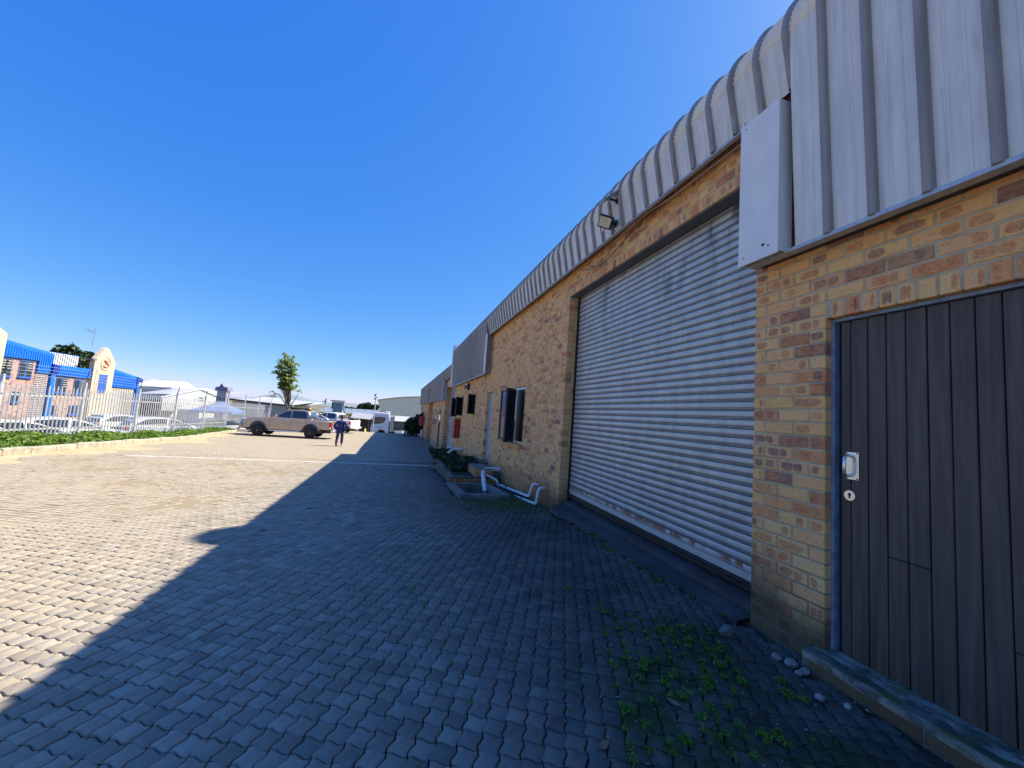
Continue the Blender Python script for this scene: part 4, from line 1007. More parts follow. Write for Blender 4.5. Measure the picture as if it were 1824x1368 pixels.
    if silver:
        for sgn in (1,-1):
            b=MB(); b.tube([(-.12,sgn*.66,1.21),(-.16,sgn*.60,1.55),(-.20,sgn*.52,1.63),(-.22,0,1.65)],.035,8); b.tube([(-.14,sgn*.62,1.50),(-.50,sgn*.70,1.30),(-.62,sgn*.74,1.21)],.03,8); b.build('roll_bar',M_chr,t)
        b=MB(); b.cbox(.35,1.55,-.55,.55,1.86,1.92,.02); b.box(.5,.54,-.6,.6,1.79,1.87); b.box(1.35,1.39,-.6,.6,1.79,1.87); b.build('roof_rack',M_black,t)
        b=MB(); b.lathe([(.075,0),(.085,.03),(.08,.10),(.0,.13)],(.32,.35,1.84),'z',14); b.build('beacon_light',M_yellow,t)
    return t
def gp(x,y): return (x,y,gz(y))
P_silver=carpaint('mauve_silver_paint',(.44,.33,.27),.5); P_white=carpaint('white_car_paint',(.80,.80,.80),0)
pickup('mauve silver double cab pickup with roof rack and amber beacon, nose to the kerb',P_silver,(-5.45,30.2,gz(29.5)),R(180-6),1.05)
pickup('white double cab pickup parked beyond the silver one, tail to the yard',P_white,(-4.75,39.4,gz(39)),R(180-26),1.0,False)
def sedan(name,label,paint,loc,rz,sc=1,hatch=False,cat='car'):
    t=thing(name,label,cat,loc,rz,'cars parked behind the palisade fence',sc)
    L=2.6
    A=[(-.85,.35)]+[(-.45,.30)]+arc(0,.32,.36,165,15,8)+[(.45,.24),(2.15,.24)]+arc(L,.32,.36,165,15,8)+[(3.15,.28),(3.40,.36),(3.46,.55),(3.40,.70),(3.2,.80),(2.6,.90),(2.05,.98),(1.2,.99),(.2,1.0)]+([(-.75,1.02),(-.90,.95),(-.95,.6)] if hatch else [(-.35,1.02),(-.95,.98),(-1.02,.85),(-1.02,.5)])
    wf=lambda x,z:.87-.10*max(0,(x-2.6))**1.6-.06*max(0,-.2-x)-.05*max(0,z-.8)
    loft(A,wf,.06).build('body',paint,t)
    wc=lambda x,z:.82-.42*max(0,z-.95)
    G=[(2.15,.96),(1.75,1.13),(1.30,1.34),(1.0,1.42),(.5,1.46),(0,1.44)]+([(-.45,1.38),(-.70,1.25),(-.85,.98)] if hatch else [(-.35,1.34),(-.75,1.12),(-.95,.99)])
    loft(G,wc,.05).build('cabin',paint,t)
    tail=-.62 if hatch else -.60
    for sgn in (1,-1):
        for pts in ([(1.98,1.01),(1.26,1.30),(.92,1.37),(.86,1.01)],[(.78,1.01),(.82,1.385),(.35,1.395),(-.12,1.35),(tail,1.06),(-.2,1.01)]):
            b=MB(); V=panel(pts,wc,.006,sgn); b.add(V,[tuple(range(len(V)))]); b.build('side_window',M_glass,t)
        b=MB(); b.cbox(1.78,1.92,min(sgn*.86,sgn*1.0),max(sgn*.86,sgn*1.0),.98,1.09,.03); b.build('wing_mirror',paint,t)
        b=MB(); b.cbox(3.10,3.43,min(sgn*.72,sgn*.45),max(sgn*.72,sgn*.45),.58,.73,.03); b.build('headlight',M_lens,t)
        b=MB(); b.cbox(-1.03,-.85,min(sgn*.78,sgn*.55),max(sgn*.78,sgn*.55),.70,.90,.03); b.build('tail_light',M_tail,t)
    (xa,za),(xb,zb)=(2.12,.99),(1.33,1.345); MB().add([(xa,-.70,za+.03),(xa,.70,za+.03),(xb,.60,zb+.03),(xb,-.60,zb+.03)],[(0,1,2,3)]).build('windscreen',M_glassb,t)
    xr,zr=((-.86,1.02),(-.50,1.36))if hatch else ((-.93,1.0),(-.40,1.325)); MB().add([(xr[0]-.02,-.66,xr[1]+.03),(xr[0]-.02,.66,xr[1]+.03),(zr[0]-.02,.58,zr[1]+.03),(zr[0]-.02,-.58,zr[1]+.03)],[(0,1,2,3)]).build('rear_window',M_glassb,t)
    for x in (0,L):
        for y in (-.74,.74): wheel(t,x,y,.32,.20,5)
    return t
P_blue=carpaint('pale_blue_paint',(.16,.24,.36),.4); P_grey=carpaint('grey_car_paint',(.30,.31,.33),.4)
def car_at(bear,dist,z,head,*a,**k):
    z+=.22
    th=R(bear); x,y=math.sin(th)*dist,math.cos(th)*dist; h=R(head); ox,oy=-1.2*math.cos(h),-1.2*math.sin(h)
    return sedan(a[0],a[1],a[2],(x+ox,y+oy,z),h,**k)
car_at(-37.6,21.2,-3.02,72,'parked_car','white car nearest the left edge, only its roof and rear glass above the hedge',P_white)
car_at(-34.9,23.2,-3.06,66,'parked_car','second white car from the left, its windscreen facing the yard',P_white)
car_at(-31.6,27.0,-3.15,44,'parked_car','white saloon with a long side window line in front of the brick and blue office',P_white)
car_at(-24.6,31.5,-3.2,42,'parked_car','white hatchback parked behind the middle fence panels',P_white,hatch=True)
car_at(-19.8,34.5,-3.25,45,'parked_car','grey car whose roof shows under the blue gazebo',P_grey)
car_at(-15.6,37,-3.25,50,'parked_car','pale blue car partly hidden by the nose of the silver pickup',P_blue,hatch=True)
car_at(-28.0,38.5,-3.45,60,'parked_car','white car in the second row behind the corner of the blue office',P_white,hatch=True)
# ---- articulated truck cab
t=thing('lorry','white lorry with a sleeper cab standing side-on on the lower road','lorry',(-.95,58.0,-4.30),PI)
MT=carpaint('lorry_white',(.85,.84,.80),0)
A=[(.0,.75),(.25,.75)]+arc(.95,.62,.62,168,12,10)+[(1.7,.62),(2.22,.62),(2.36,.85),(2.38,1.35),(2.34,1.75),(2.22,2.4),(2.10,3.1),(1.95,3.42),(1.6,3.56),(.4,3.58),(.05,3.50),(.0,3.3)]
wl=lambda x,z:1.24-.06*max(0,z-2.8)-.10*max(0,x-2.1)
loft(A,wl,.06).build('cab',MT,t)
for sgn in (1,-1):
    pts=[(2.16,2.95),(.62,2.97),(.50,2.85),(.55,2.50),(.80,2.18),(1.15,2.07),(2.24,1.98)]
    V=panel(pts,wl,.006,sgn); MB().add(V,[tuple(range(len(V)))]).build('side_window',M_glass,t)
    MB().cbox(.95,1.20,sgn*1.245-.01,sgn*1.245+.01,1.52,1.60,.005).build('door_handle',M_black,t)
    MB().cbox(2.30,2.42,min(sgn*1.28,sgn*1.45),max(sgn*1.28,sgn*1.45),2.0,2.75,.04).build('wing_mirror',M_black,t)
MB().add([(2.40,-1.05,2.0),(2.40,1.05,2.0),(2.20,1.02,3.05),(2.20,-1.02,3.05)],[(0,1,2,3)]).build('windscreen',M_glassb,t)
MB().cbox(-.05,.6,-1.1,1.1,3.60,3.78,.06).build('roof_deflector',MT,t)
b=MB(); b.box(-3.6,.1,-.45,.45,.75,1.02); b.build('chassis',M_black,t)
b=MB(); b.cbox(-.55,-.12,-1.15,1.15,1.0,3.2,.05); b.build('air_intake',plain('cream_panel',(.55,.52,.45),.6),t)
b=MB(); b.tube([(-.62,1.1,1.0),(-.62,1.1,3.3)],.06,8); b.build('exhaust_stack',M_black,t)
b=MB(); b.cbox(-2.0,-.9,.7,1.2,.55,1.05,.06); b.cbox(-2.0,-.9,-1.2,-.7,.55,1.05,.06); b.build('fuel_tank',M_chrome,t)
for x in (.95,-2.9):
    for y in (-1.0,1.0): wheel(t,x,y,.50,.32,8)
# ================================================================== PERSON (walking away)
t=thing('person','person in navy overalls and a dark red cap walking away across the sunny yard','person',(-3.03,24.3,gz(24.3)),R(-8))
def skin(name,verts,edges,radii,mat,parent,lv=2):
    me=bpy.data.meshes.new(name); me.from_pydata(verts,edges,[]); me.materials.append(mat); o=link(name,me,parent)
    md=o.modifiers.new('skin','SKIN'); md.use_smooth_shade=True; md.branch_smoothing=.6
    for i,r_ in enumerate(radii): me.skin_vertices[0].data[i].radius=(r_,r_) if not hasattr(r_,'__len__') else r_
    me.skin_vertices[0].data[0].use_root=True
    s_=o.modifiers.new('sub','SUBSURF'); s_.levels=lv; s_.render_levels=lv; return o
# facing +Y (back to the camera). left leg forward, right leg back
J=[(0,0,.95),(0,.01,1.12),(0,.03,1.30),(0,.04,1.43),(0,.05,1.52),(0,.055,1.60),(0,.06,1.69),
   (-.10,0,.90),(-.115,-.06,.50),(-.11,-.20,.11),(-.11,-.10,.05),
   (.09,0,.90),(.10,.12,.50),(.095,.13,.10),(.095,.24,.05),
   (-.17,.03,1.40),(-.36,-.03,1.14),(-.25,.08,.95),(-.20,.12,.88),
   (.17,.03,1.40),(.38,-.05,1.16),(.28,.05,.96),(.22,.10,.90)]
Eg=[(0,1),(1,2),(2,3),(3,4),(4,5),(5,6),(0,7),(7,8),(8,9),(9,10),(0,11),(11,12),(12,13),(13,14),(3,15),(15,16),(16,17),(17,18),(3,19),(19,20),(20,21),(21,22)]
rad=[.13,.12,.14,.10,.055,.085,.095,.085,.06,.04,.045,.085,.06,.04,.045,.06,.045,.032,.04,.06,.045,.032,.04]
M_skin=plain('brown_skin',(.16,.08,.045),.6)
skin('body',J,Eg,rad,M_skin,t)
M_navy=plain('navy_cotton',(.022,.035,.15),.9,0,.25,9); M_navy2=plain('navy_trousers',(.035,.035,.09),.9,0,.3,9)
skin('overall_jacket',[J[0],J[1],J[2],J[3],J[15],J[16],J[17],J[19],J[20],J[21],(0,0,.88)],[(0,1),(1,2),(2,3),(3,4),(4,5),(5,6),(3,7),(7,8),(8,9),(0,10)],[(.22,.17),(.21,.16),(.22,.16),(.13,.12),.10,.085,.065,.10,.085,.065,(.23,.17)],M_navy,t)
skin('trousers',[(0,0,.93),J[7],J[8],(-.11,-.19,.14),J[11],J[12],(.095,.13,.13)],[(0,1),(1,2),(2,3),(0,4),(4,5),(5,6)],[(.18,.15),.11,.085,.075,.11,.085,.075],M_navy2,t)
for lx,ly,pz in ((-.11,-.16,R(28)),(.095,.18,0)):
    o=MB().cbox(-.05,.05,-.11,.15,0,.09,.03).build('boot',plain('pale_shoe',(.35,.33,.33),.7) if lx>0 else M_black,t,(lx,ly,.0)); o.rotation_euler=(-pz*.6,0,0)
    if pz: o.location.z=.04
b=MB(); b.lathe([(.105,0),(.112,.03),(.10,.08),(.06,.115),(0,.125)],(0,.06,1.665),'z',18); b.cbox(-.075,.075,.14,.25,1.665,1.680,.006); b.build('cap',plain('dark_red_cap',(.16,.02,.02),.8),t)
# ================================================================== yard things
b=MB(); b.lathe([(.16,0),(.16,.03),(.11,.04),(.10,.30),(.07,.36),(0,.38)],(0,0,0),'z',16); tag(b.build('bollard',M_yellow,None,(-2.99,42.5,gz(42.5))),'short yellow bollard at the far edge of the yard','bollard')
t=thing('lamp_pole','thin pale pole with lamps and a camera, beside the white lorry cab','lamp pole',(-2.68,50.5,-4.3))
MB().tube([(0,0,0),(0,0,6.0)],[.07,.05],10).build('pole',M_fence,t)
b=MB(); b.cbox(-.22,-.04,-.12,.12,5.62,5.80,.02); b.cbox(-.20,.02,-.12,.12,5.20,5.36,.02); b.tube([(0,0,5.9),(-.12,0,5.85)],.03,6); b.cbox(.03,.16,-.1,.1,5.4,5.5,.02); b.build('lamp_head',plain('dark_lamp',(.10,.10,.11),.5),t)
# dark shrub at the end of the row
t=thing('shrub','dense dark rounded shrub at the far corner of the brick row','shrub',(1.75,40.5,gz(40)))
C=np.concatenate([ellip(2600,(0,0,.95),(1.05,1.1,.95),.6),ellip(1200,(.6,.4,1.45),(.75,.8,.55),.5),ellip(500,(.75,0,1.95),(.35,.3,.45),.2),ellip(300,(.25,0,1.8),(.22,.2,.4),.2)])
leaves('foliage',C,.13,M_dkleaf,t,1.6); b=MB(); 
for k in range(5): b.tube([(0,0,0),(random.uniform(-.4,.5),random.uniform(-.3,.3),1.2)],[.06,.02],6)
b.build('stem',M_bark,t)
b=MB(); b.cbox(-.26,.26,-.2,.2,0,.92,.05); rb=tag(b.build('red_hose_box',plain('bright_red_plastic',(.50,.03,.05),.5),None,(2.36,38.6,-1.50)),'bright red hose box at the far end of the brick row beside the shrub','hose box')
b=MB(); b.tube([(0,0,0),(0,0,.7)],.10,8); tag(b.build('pipe_stub',M_white,None,(2.42,38.7,-2.56)),'white drainpipe stub below the bright red hose box','pipe')
o=MB().cbox(-.3,.3,-.2,.2,0,.25,.06).build('concrete_lump',M_concrete,None,(1.0,39.0,gz(39))); tag(o,'small concrete lump at the foot of the dark shrub','rock')
b=MB()
for k in range(7): pass
# ================================================================== TREE
t=thing('tree','slender broad-leaved tree with bunched limbs standing behind the silver pickup','tree',(-9.75,40.6,gz(40)))
b=MB(); tips=[]
b.tube([(0,0,0),(.05,0,.8),(0,0,1.6),(.05,.05,2.2)],[.28,.22,.19,.13],10)
rr=random.Random(3)
for k in range(11):
    a=2*PI*k/11+rr.uniform(-.3,.3); sp_=rr.uniform(.2,.72); h_=rr.uniform(5.2,6.9)
    p=[(.03,.03,1.4+rr.random()*.5)]; 
    for s_ in range(1,6):
        f=s_/5; p.append((math.cos(a)*sp_*f**.7+rr.uniform(-.06,.06)-.7*f,math.sin(a)*sp_*f**.7,1.7+(h_-1.7)*f))
    b.tube(p,[.085,.07,.06,.05,.035,.02],7); tips+= [(q,1) for q in p[2:] if q[2]>3.4]
    for s_ in (2,3,4):
        for q_ in range(2):
            q=p[s_]; a2=a+rr.uniform(-1.3,1.3); l_=rr.uniform(.2,.45); e=(q[0]+math.cos(a2)*l_,q[1]+math.sin(a2)*l_,q[2]+rr.uniform(.15,.5)); b.tube([q,e],[.035,.015],5)
            if e[2]>3.5: tips.append((e,2))
b.tube([(0,0,1.9),(-.5,0,2.6),(-.9,0,3.15),(-1.35,0,3.25)],[.06,.045,.03,.015],6); tips+=[((-1.4,0,3.3),1),((-1.25,0,2.95),.5)]
b.tube([(0,0,1.7),(.25,0,2.3),(.55,0,2.9),(.75,0,3.4)],[.06,.045,.03,.015],6); tips+=[((.8,0,3.5),2)]
b.build('trunk',M_bark,t)
C=[];NN=[]
for q,wgt in tips:
    n=int(10*wgt); 
    for i in range(n):
        a=rr.uniform(0,2*PI); r_=rr.uniform(.05,.34); C.append((q[0]+math.cos(a)*r_,q[1]+math.sin(a)*r_,q[2]+.12-r_*.5+rr.uniform(-.08,.1))); NN.append((math.cos(a)*.8,math.sin(a)*.8,.9))
for i in range(260):
    zz=rr.uniform(3.8,6.7); wmax=1.05-.5*abs(zz-4.6)/2.2; a=rr.uniform(0,2*PI); r_=wmax*math.sqrt(rr.random()); C.append((math.cos(a)*r_*.75-.45,math.sin(a)*r_*.75,zz)); NN.append((math.cos(a)*.8,math.sin(a)*.8,.9))
leaves('crown',C,.17,M_treeleaf,t,1.9,np.array(NN))
# leafy regrowth at its foot seen over the cab roof
C=ellip(420,(.95,-.3,1.75),(.75,.5,.38),.2); leaves('low_shoots',C,.17,M_treeleaf,t,1.8)
# ================================================================== BRICK AND BLUE OFFICE  (facade on plane X=-30.4)
K=1.30; OX=-30.4
def F_(y,z): return (y*K,z*K)
OF=thing('brick_office','two storey brick office with bright blue sheet fascias and cream pointed towers','building',(0,0,0))
def fac(poly,x0_,x1_,name,mat,parent=OF):
    b=MB(); b.prism([F_(*p) for p in poly],lambda u,v,t:(t,u,v),x0_,x1_); return b.build(name,mat,parent)
fac([(29,-3.2),(44.3,-3.2),(44.3,1.1),(40.9,1.35),(38.4,1.2),(38.35,.75),(35.0,.75),(34.9,1.8),(29,2.2)],OX,OX-11,'wall',M_brickoff)
# blue fascias
def ribbed(poly,x,name='blue_fascia'):
    o=fac(poly,x+.16,x,name,M_blue)
    ys_=[p[0] for p in poly]; y=min(ys_)+.08
    xs=sorted(set([p for p in poly])); 
    while y<max(ys_)-.05:
        # vertical extent at y
        zs=[]
        n=len(poly)
        for i in range(n):
            (ya,za),(yb,zb)=poly[i],poly[(i+1)%n]
            if (ya-y)*(yb-y)<0: zs.append(za+(zb-za)*(y-ya)/(yb-ya))
        if len(zs)>=2: 
            b=MB(); b.box(x+.16,x+.20,(y-.028)*K,(y+.028)*K,(min(zs)+.05)*K,(max(zs)-.22)*K); b.build('sheet_rib',M_blue,o)
        y+=.17
    return o
ribbed([(30.8,1.47),(33.77,1.48),(33.77,.68),(34.72,.68),(34.9,2.05),(34.6,2.12),(30.8,2.55)],OX)
ribbed([(35.05,.62),(38.4,.62),(38.4,1.36),(35.05,1.36)],OX)
ribbed([(40.9,.10),(44.05,.08),(44.05,1.18),(40.9,1.62)],OX)
fac([(34.75,.75),(35.3,.80),(35.3,1.30),(34.75,1.38)],OX+.35,OX-.3,'gutter_box',M_bluedk); fac([(44.0,.6),(44.7,.75),(44.7,1.05),(44.0,1.18)],OX+.3,OX-.5,'gutter_box',M_bluedk)
fac([(44.1,-2.6),(44.35,-2.6),(44.35,.9),(44.1,.9)],OX+.25,OX,'blue_column',M_blue)
fac([(34.85,-2.6),(35.2,-2.6),(35.2,.9),(34.85,.9)],OX+.2,OX,'blue_column',M_blue)
# bay of louvres and entrance
for q in range(26): 
    z=-2.6+q*.125; fac([(33.75,z),(34.75,z),(34.75,z+.05),(33.75,z+.05)],OX+.06,OX,'louvre',M_greyroof)
# windows
def win(y0_,y1_,z0,z1,nm='window',mul=2,blind=True,x=OX):
    f=fac([(y0_,z0),(y1_,z0),(y1_,z1),(y0_,z1)],x+.05,x,nm,M_bluefr)
    w_=(y1_-y0_)/mul
    for i in range(mul): 
        g=fac([(y0_+w_*i+.05,z0+.08),(y0_+w_*(i+1)-.05,z0+.08),(y0_+w_*(i+1)-.05,z1-.06),(y0_+w_*i+.05,z1-.06)],x+.06,x+.051,'pane',M_glass,f)
        if blind and i==mul-1:
            for k in range(4): 
                zz=z1-.15-k*.16; fac([(y0_+w_*i+.08,zz-.05),(y0_+w_*(i+1)-.08,zz-.05),(y0_+w_*(i+1)-.08,zz),(y0_+w_*i+.08,zz)],x+.068,x+.0625,'blind',M_blind,f)
    fac([(y0_-.04,z0-.07),(y1_+.04,z0-.07),(y1_+.04,z0-.01),(y0_-.04,z0-.01)],x+.13,x,'window_sill',M_bluefr,f)
win(30.6,32.05,.25,1.42); win(32.55,33.5,.28,1.40); win(35.5,36.45,-.62,.50); win(37.1,38.15,-.62,.48)
win(32.4,32.85,-1.35,-.65,mul=1,blind=False); win(35.4,35.9,-2.25,-1.5,mul=1,blind=False); win(37.0,38.3,-2.2,-1.5); win(38.95,40.1,-.25,1.15)
win(30.3,31.1,-1.6,-.3,mul=1,blind=False)
for q in range(9): fac([(41.1+q*.32,-2.4),(41.35+q*.32,-2.4),(41.35+q*.32,.0),(41.1+q*.32,.0)],OX+.05,OX,'window',M_blind)
# cream towers
def tower(y0_,y1_,zs,za,nm='cream_tower'):
    ym=(y0_+y1_)/2
    o=fac([(y0_,-3.0),(y1_,-3.0),(y1_,zs),(y1_-.12,zs+.12),(ym+.25,za-.1),(ym,za),(ym-.25,za-.1),(y0_+.12,zs+.12),(y0_,zs)],OX+.30,OX-.1,nm,M_cream); return o
tw=tower(38.45,40.75,2.15,3.25); tower(27.4,31.15,2.80,3.75)
for (a,c,z1,xx,mt) in ((38.75,40.45,1.42,.905,M_rib),(38.78,40.42,1.38,.915,M_cream),(38.95,40.25,1.22,.925,M_rib),(38.98,40.22,1.19,.93,M_cream)):
    fac([(a,-.6),(c,-.6),(c,z1),(a,z1)],OX+xx-.594,OX+xx-.61,'recess_step',mt,tw)
g=fac([(39.1,-.5),(40.05,-.5),(40.05,1.05),(39.1,1.05)],OX+.345,OX+.33,'window',M_bluefr,tw)
b=MB(); b.lathe([(.74,0),(.74,.06),(.66,.06),(.66,.02)],(OX+.29,39.65*K,1.95*K),'x',28); b.build('roundel_ring',M_cream,tw)
b=MB(); b.lathe([(.655,0),(.655,.012)],(OX+.31,39.65*K,1.95*K),'x',28); b.build('roundel',plain('roundel_shade',(.60,.42,.30),.8),tw)
b=MB(); cyy,czz=39.65*K,1.95*K
b.tube([(OX+.36,cyy+.36*math.cos(R(a)),czz-.18+.22*math.sin(R(a))) for a in range(-160,110,20)],.05,6); b.tube([(OX+.36,cyy-.3,czz+.3),(OX+.36,cyy,czz+.12),(OX+.36,cyy+.3,czz+.33)],.07,6); b.tube([(OX+.36,cyy,czz+.12),(OX+.36,cyy+.02,czz-.05)],.07,6); b.build('emblem',M_emb,tw)
# roof behind with pale ribs
ya0,ya1=34.9*K,38.4*K; yb0,yb1=34.9*K*1.16,38.4*K*1.16
b=MB(); b.add([(OX-1.0,ya0,1.36*K),(OX-1.0,ya1,1.36*K),(OX-6,yb1,2.52*K),(OX-6,yb0,2.56*K)],[(0,1,2,3)]); b.build('rear_roof',M_rib,OF)
for k in range(17):
    f0,f1=k/17,(k+.62)/17; b=MB(); z_=lambda t_: .06
    b.add([(OX-1.0,ya0+(ya1-ya0)*f0,1.36*K+.07),(OX-1.0,ya0+(ya1-ya0)*f1,1.36*K+.07),(OX-6,yb0+(yb1-yb0)*f1,2.54*K+.09),(OX-6,yb0+(yb1-yb0)*f0,2.54*K+.09)],[(0,1,2,3)]); b.build('roof_sheet',M_whiteroof,OF)
b=MB(); b.box(OX-6.3,OX-6.0,yb0,yb1,2.50*K,2.64*K); b.build('ridge_capping',M_blue,OF)
b=MB(); b.box(OX-.2,OX+.5,38.0*K,38.4*K,2.05*K,2.2*K); b.build('antenna_base',M_concrete,OF)
# aerial on the tower
t=thing('tv_aerial','thin television aerial above the pointed cream tower','aerial',(OX-1,39.55*K,3.0*K))
b=MB(); b.tube([(0,0,0),(0,.05,2.3)],.022,5); b.build('mast',M_rib,t)
b=MB(); b.tube([(0,-1.15,1.95),(0,.1,1.75)],.018,5); b.tube([(0,-.5,1.15),(0,.1,1.08)],.018,5)
for q in range(6): b.tube([(-.22,-1.1+q*.2,1.94-q*.033),(.22,-1.1+q*.2,1.94-q*.033)],.012,4)
b.tube([(0,-.05,2.25),(0,.3,2.28)],.016,4); b.build('aerial_arms',M_rib,t)
# tree behind the office
def blobtree(name,label,x,y,z0,zt_,rx,mat,n=2500,sz=.45,trunkh=2,group=None):
    t=thing(name,label,'tree',(x,y,z0),group=group); h_=zt_-z0; C=[]
    for k in range(9):
        a=random.uniform(0,2*PI); r_=rx*random.uniform(.2,.75); C.append(ellip(n//9,(math.cos(a)*r_,math.sin(a)*r_,h_*random.uniform(.55,.82)),(rx*.45,rx*.45,h_*.2),.3))
    C=np.concatenate(C); leaves('crown',C,sz,mat,t,1.4); MB().tube([(0,0,0),(0,0,h_*.7)],[rx*.08,rx*.03],7).build('trunk',M_bark,t); return t
blobtree('tree','broad green tree rising behind the white ribbed roof of the brick office',-47.6,75.5,-4.2,6.4,2.9,M_farleaf,5200,.55)
# ================================================================== BACKGROUND BUILDINGS
def wallbox(parent,name,mat,x0_,x1_,y0_,y1_,z0,z1): return MB().box(x0_,x1_,y0_,y1_,z0,z1).build(name,mat,parent)
# white gabled workshop
t=thing('white_workshop','white ribbed sheet workshop with a low gable and a green-grey shop sign','building',(0,0,0))
def wf_(u,d,v):
    Y=75+(u+32)*.85; return (u*Y/75,Y+d,v*Y/75 if v>-4 else v)
b=MB(); b.prism([(-36.0,-4.3),(-28.4,-4.3),(-28.4,-.2),(-30.8,.80),(-36.0,-.95)],lambda u,v,t_:wf_(u,t_,v),0,2.5); b.build('wall',plain('bright_white_sheet',(.80,.79,.75),.6),t)
for k in range(34):
    x=-35.9+k*.225; zt_=(.80-(x+30.8)*-.336 if x<-30.8 else .80-(x+30.8)*.417)-.32; b=MB(); b.prism([(x,-2.4),(x+.07,-2.4),(x+.07,zt_),(x,zt_)],lambda u,v,t_:wf_(u,t_,v),-.06,0); b.build('sheet_rib',plain('rib_grey',(.62,.62,.60),.6) if k==0 else bpy.data.materials['rib_grey'],t)
b=MB(); b.prism([(-36.1,-1.0),(-30.8,.78),(-28.3,-.22),(-28.3,-.02),(-30.8,1.0),(-36.1,-.78)],lambda u,v,t_:wf_(u,t_,v),-.2,2.6); b.build('roof_edge',M_white,t)
def wsign(name,mat,x0_,x1_,z0,z1,d,par): b=MB(); b.prism([(x0_,z0),(x1_,z0),(x1_,z1),(x0_,z1)],lambda u,v,t_:wf_(u,t_,v),d-.06,d); return b.build(name,mat,par)
sg=wsign('signboard',plain('pale_green_sign',(.62,.66,.62),.6),-31.7,-30.1,-2.4,-.12,-.08,t)
def text3d(s_,loc,size,mat,parent,rot):
    cu=bpy.data.curves.new('t','FONT'); cu.body=s_; cu.size=size; cu.extrude=.01; cu.align_x='CENTER'
    o=bpy.data.objects.new('t',cu); COL.objects.link(o); dg=bpy.context.evaluated_depsgraph_get(); me=bpy.data.meshes.new_from_object(o.evaluated_get(dg)); bpy.data.objects.remove(o); me.materials.clear(); me.materials.append(mat)
    return link('lettering',me,parent,loc,rot)
ra_=math.atan2(.85,.90)
for tx_,zz_ in (('Jan Sofas',-.62),('Furniture',-1.02)): text3d(tx_,wf_(-30.9,-.17,zz_),.36,M_text,sg,(PI/2,0,ra_))
wsign('lower_cladding',plain('greenish_sheet',(.52,.56,.53),.6),-35.9,-31.9,-2.95,-1.7,-.02,t)
sg2=wsign('small_sign',M_white,-33.9,-33.0,-2.4,-1.8,-.1,t); wsign('sign_strip',M_text,-33.8,-33.1,-2.1,-2.02,-.17,sg2)
wsign('open_bay',plain('dark_bay',(.06,.05,.045),.9),-35.8,-32.2,-4.3,-3.0,-.03,t)
t=thing('parked_trailer','white box trailer with a red stripe behind the fence, before the workshop','trailer',(0,0,0)); wallbox(t,'box',M_whiteroof,-26.9,-24.6,60,63,-3.6,-2.05); wallbox(t,'red_panel',M_red,-27.0,-26.91,60.1,62.9,-3.5,-2.2)
for x in (-26.2,-25.3): MB().lathe([(.3,-.1),(.3,.1)],(x,59.95,-3.8),'y',14).build('wheel',M_rubber,t)
t=thing('white_shed','white shed wing with dark open bays left of the gabled workshop','building',(0,0,0)); wallbox(t,'wall',M_whiteroof,-36.6,-35.95,76,90,-4.3,-.6); wallbox(t,'fascia',M_whiteroof,-42,-36.6,76,77,-1.35,-.6); wallbox(t,'bay_shadow',plain('bay_dark',(.05,.055,.07),.9),-42,-36.6,77.2,77.3,-4.3,-1.35)
t=thing('grey_roofed_shed','wide shed with a pale grey sheet roof beyond the white workshop','building',(0,0,0))
b=MB(); b.add([(-47.5,90,-.65),(-37.0,78,-.35),(-31.0,96,.95),(-37.5,100,1.15),(-47.5,104,1.0)],[(0,1,2,3,4)]); b.add([(-47.5,90,-.65),(-37.0,78,-.35),(-37,78,-4.3),(-47.5,90,-4.3)],[(0,1,2,3)]); b.build('roof',plain('pale_grey_roof',(.42,.42,.42),.7),t)
t=thing('cream_roofed_hall','distant hall with a cream white gabled roof above the grey shed','building',(0,0,0))
b=MB(); b.add([(-64.0,118,.95),(-55.0,118,1.25),(-56.4,128,3.15),(-61.9,128,3.25),(-64,128,3.1)],[(0,1,2,3,4)]); b.add([(-55,118,1.25),(-56.4,128,3.15),(-54.2,130,1.3)],[(0,1,2)]); b.add([(-64,118,.95),(-55,118,1.25),(-55,118,-4.3),(-64,118,-4.3)],[(0,1,2,3)]); b.build('roof',M_whiteroof,t)
t=thing('grey_turret','grey stair tower with a small pointed sheet-metal turret','tower',(0,0,0))
q_=.87
wallbox(t,'shaft',plain('turret_grey',(.30,.29,.36),.7),-32.2*q_,-30.7*q_,73.2,74.6,-4.3,.92*q_); b=MB(); b.prism([(x*q_,z*q_) for x,z in [(-32.45,.92),(-30.45,.98),(-30.5,1.62),(-31.1,1.72),(-31.5,2.35),(-31.85,1.68),(-32.4,1.55)]],lambda u,v,t_:(u,t_,v),72.9,75.0); b.build('turret_cap',plain('turret_cap_grey',(.24,.23,.30),.6),t); wallbox(t,'window',M_blind,-31.35*q_,-31.1*q_,73.15,73.2,-.9*q_,.3*q_)
t=thing('gazebo','blue pop-up gazebo with a pointed canopy behind the fence','gazebo',(-17.0,45.5,-3.45))
b=MB(); hw=1.75; zb=1.95
cv=[(-hw,-hw,zb),(hw,-hw,zb),(hw,hw,zb),(-hw,hw,zb),(0,0,zb+.95)]; b.add(cv,[(0,1,4),(1,2,4),(2,3,4),(3,0,4)]); 
for p,q in ((0,1),(1,2),(2,3),(3,0)): b.add([cv[p],cv[q],(cv[q][0],cv[q][1],zb-.22),(cv[p][0],cv[p][1],zb-.22)],[(0,1,2,3)])
b.build('canopy',plain('blue_canvas',(.10,.22,.55),.8,0,.08,2),t)
for sx_ in (-1,1):
    for sy_ in (-1,1): MB().box(sx_*1.7-.025,sx_*1.7+.025,sy_*1.7-.025,sy_*1.7+.025,0,zb).build('leg',M_fence,t)
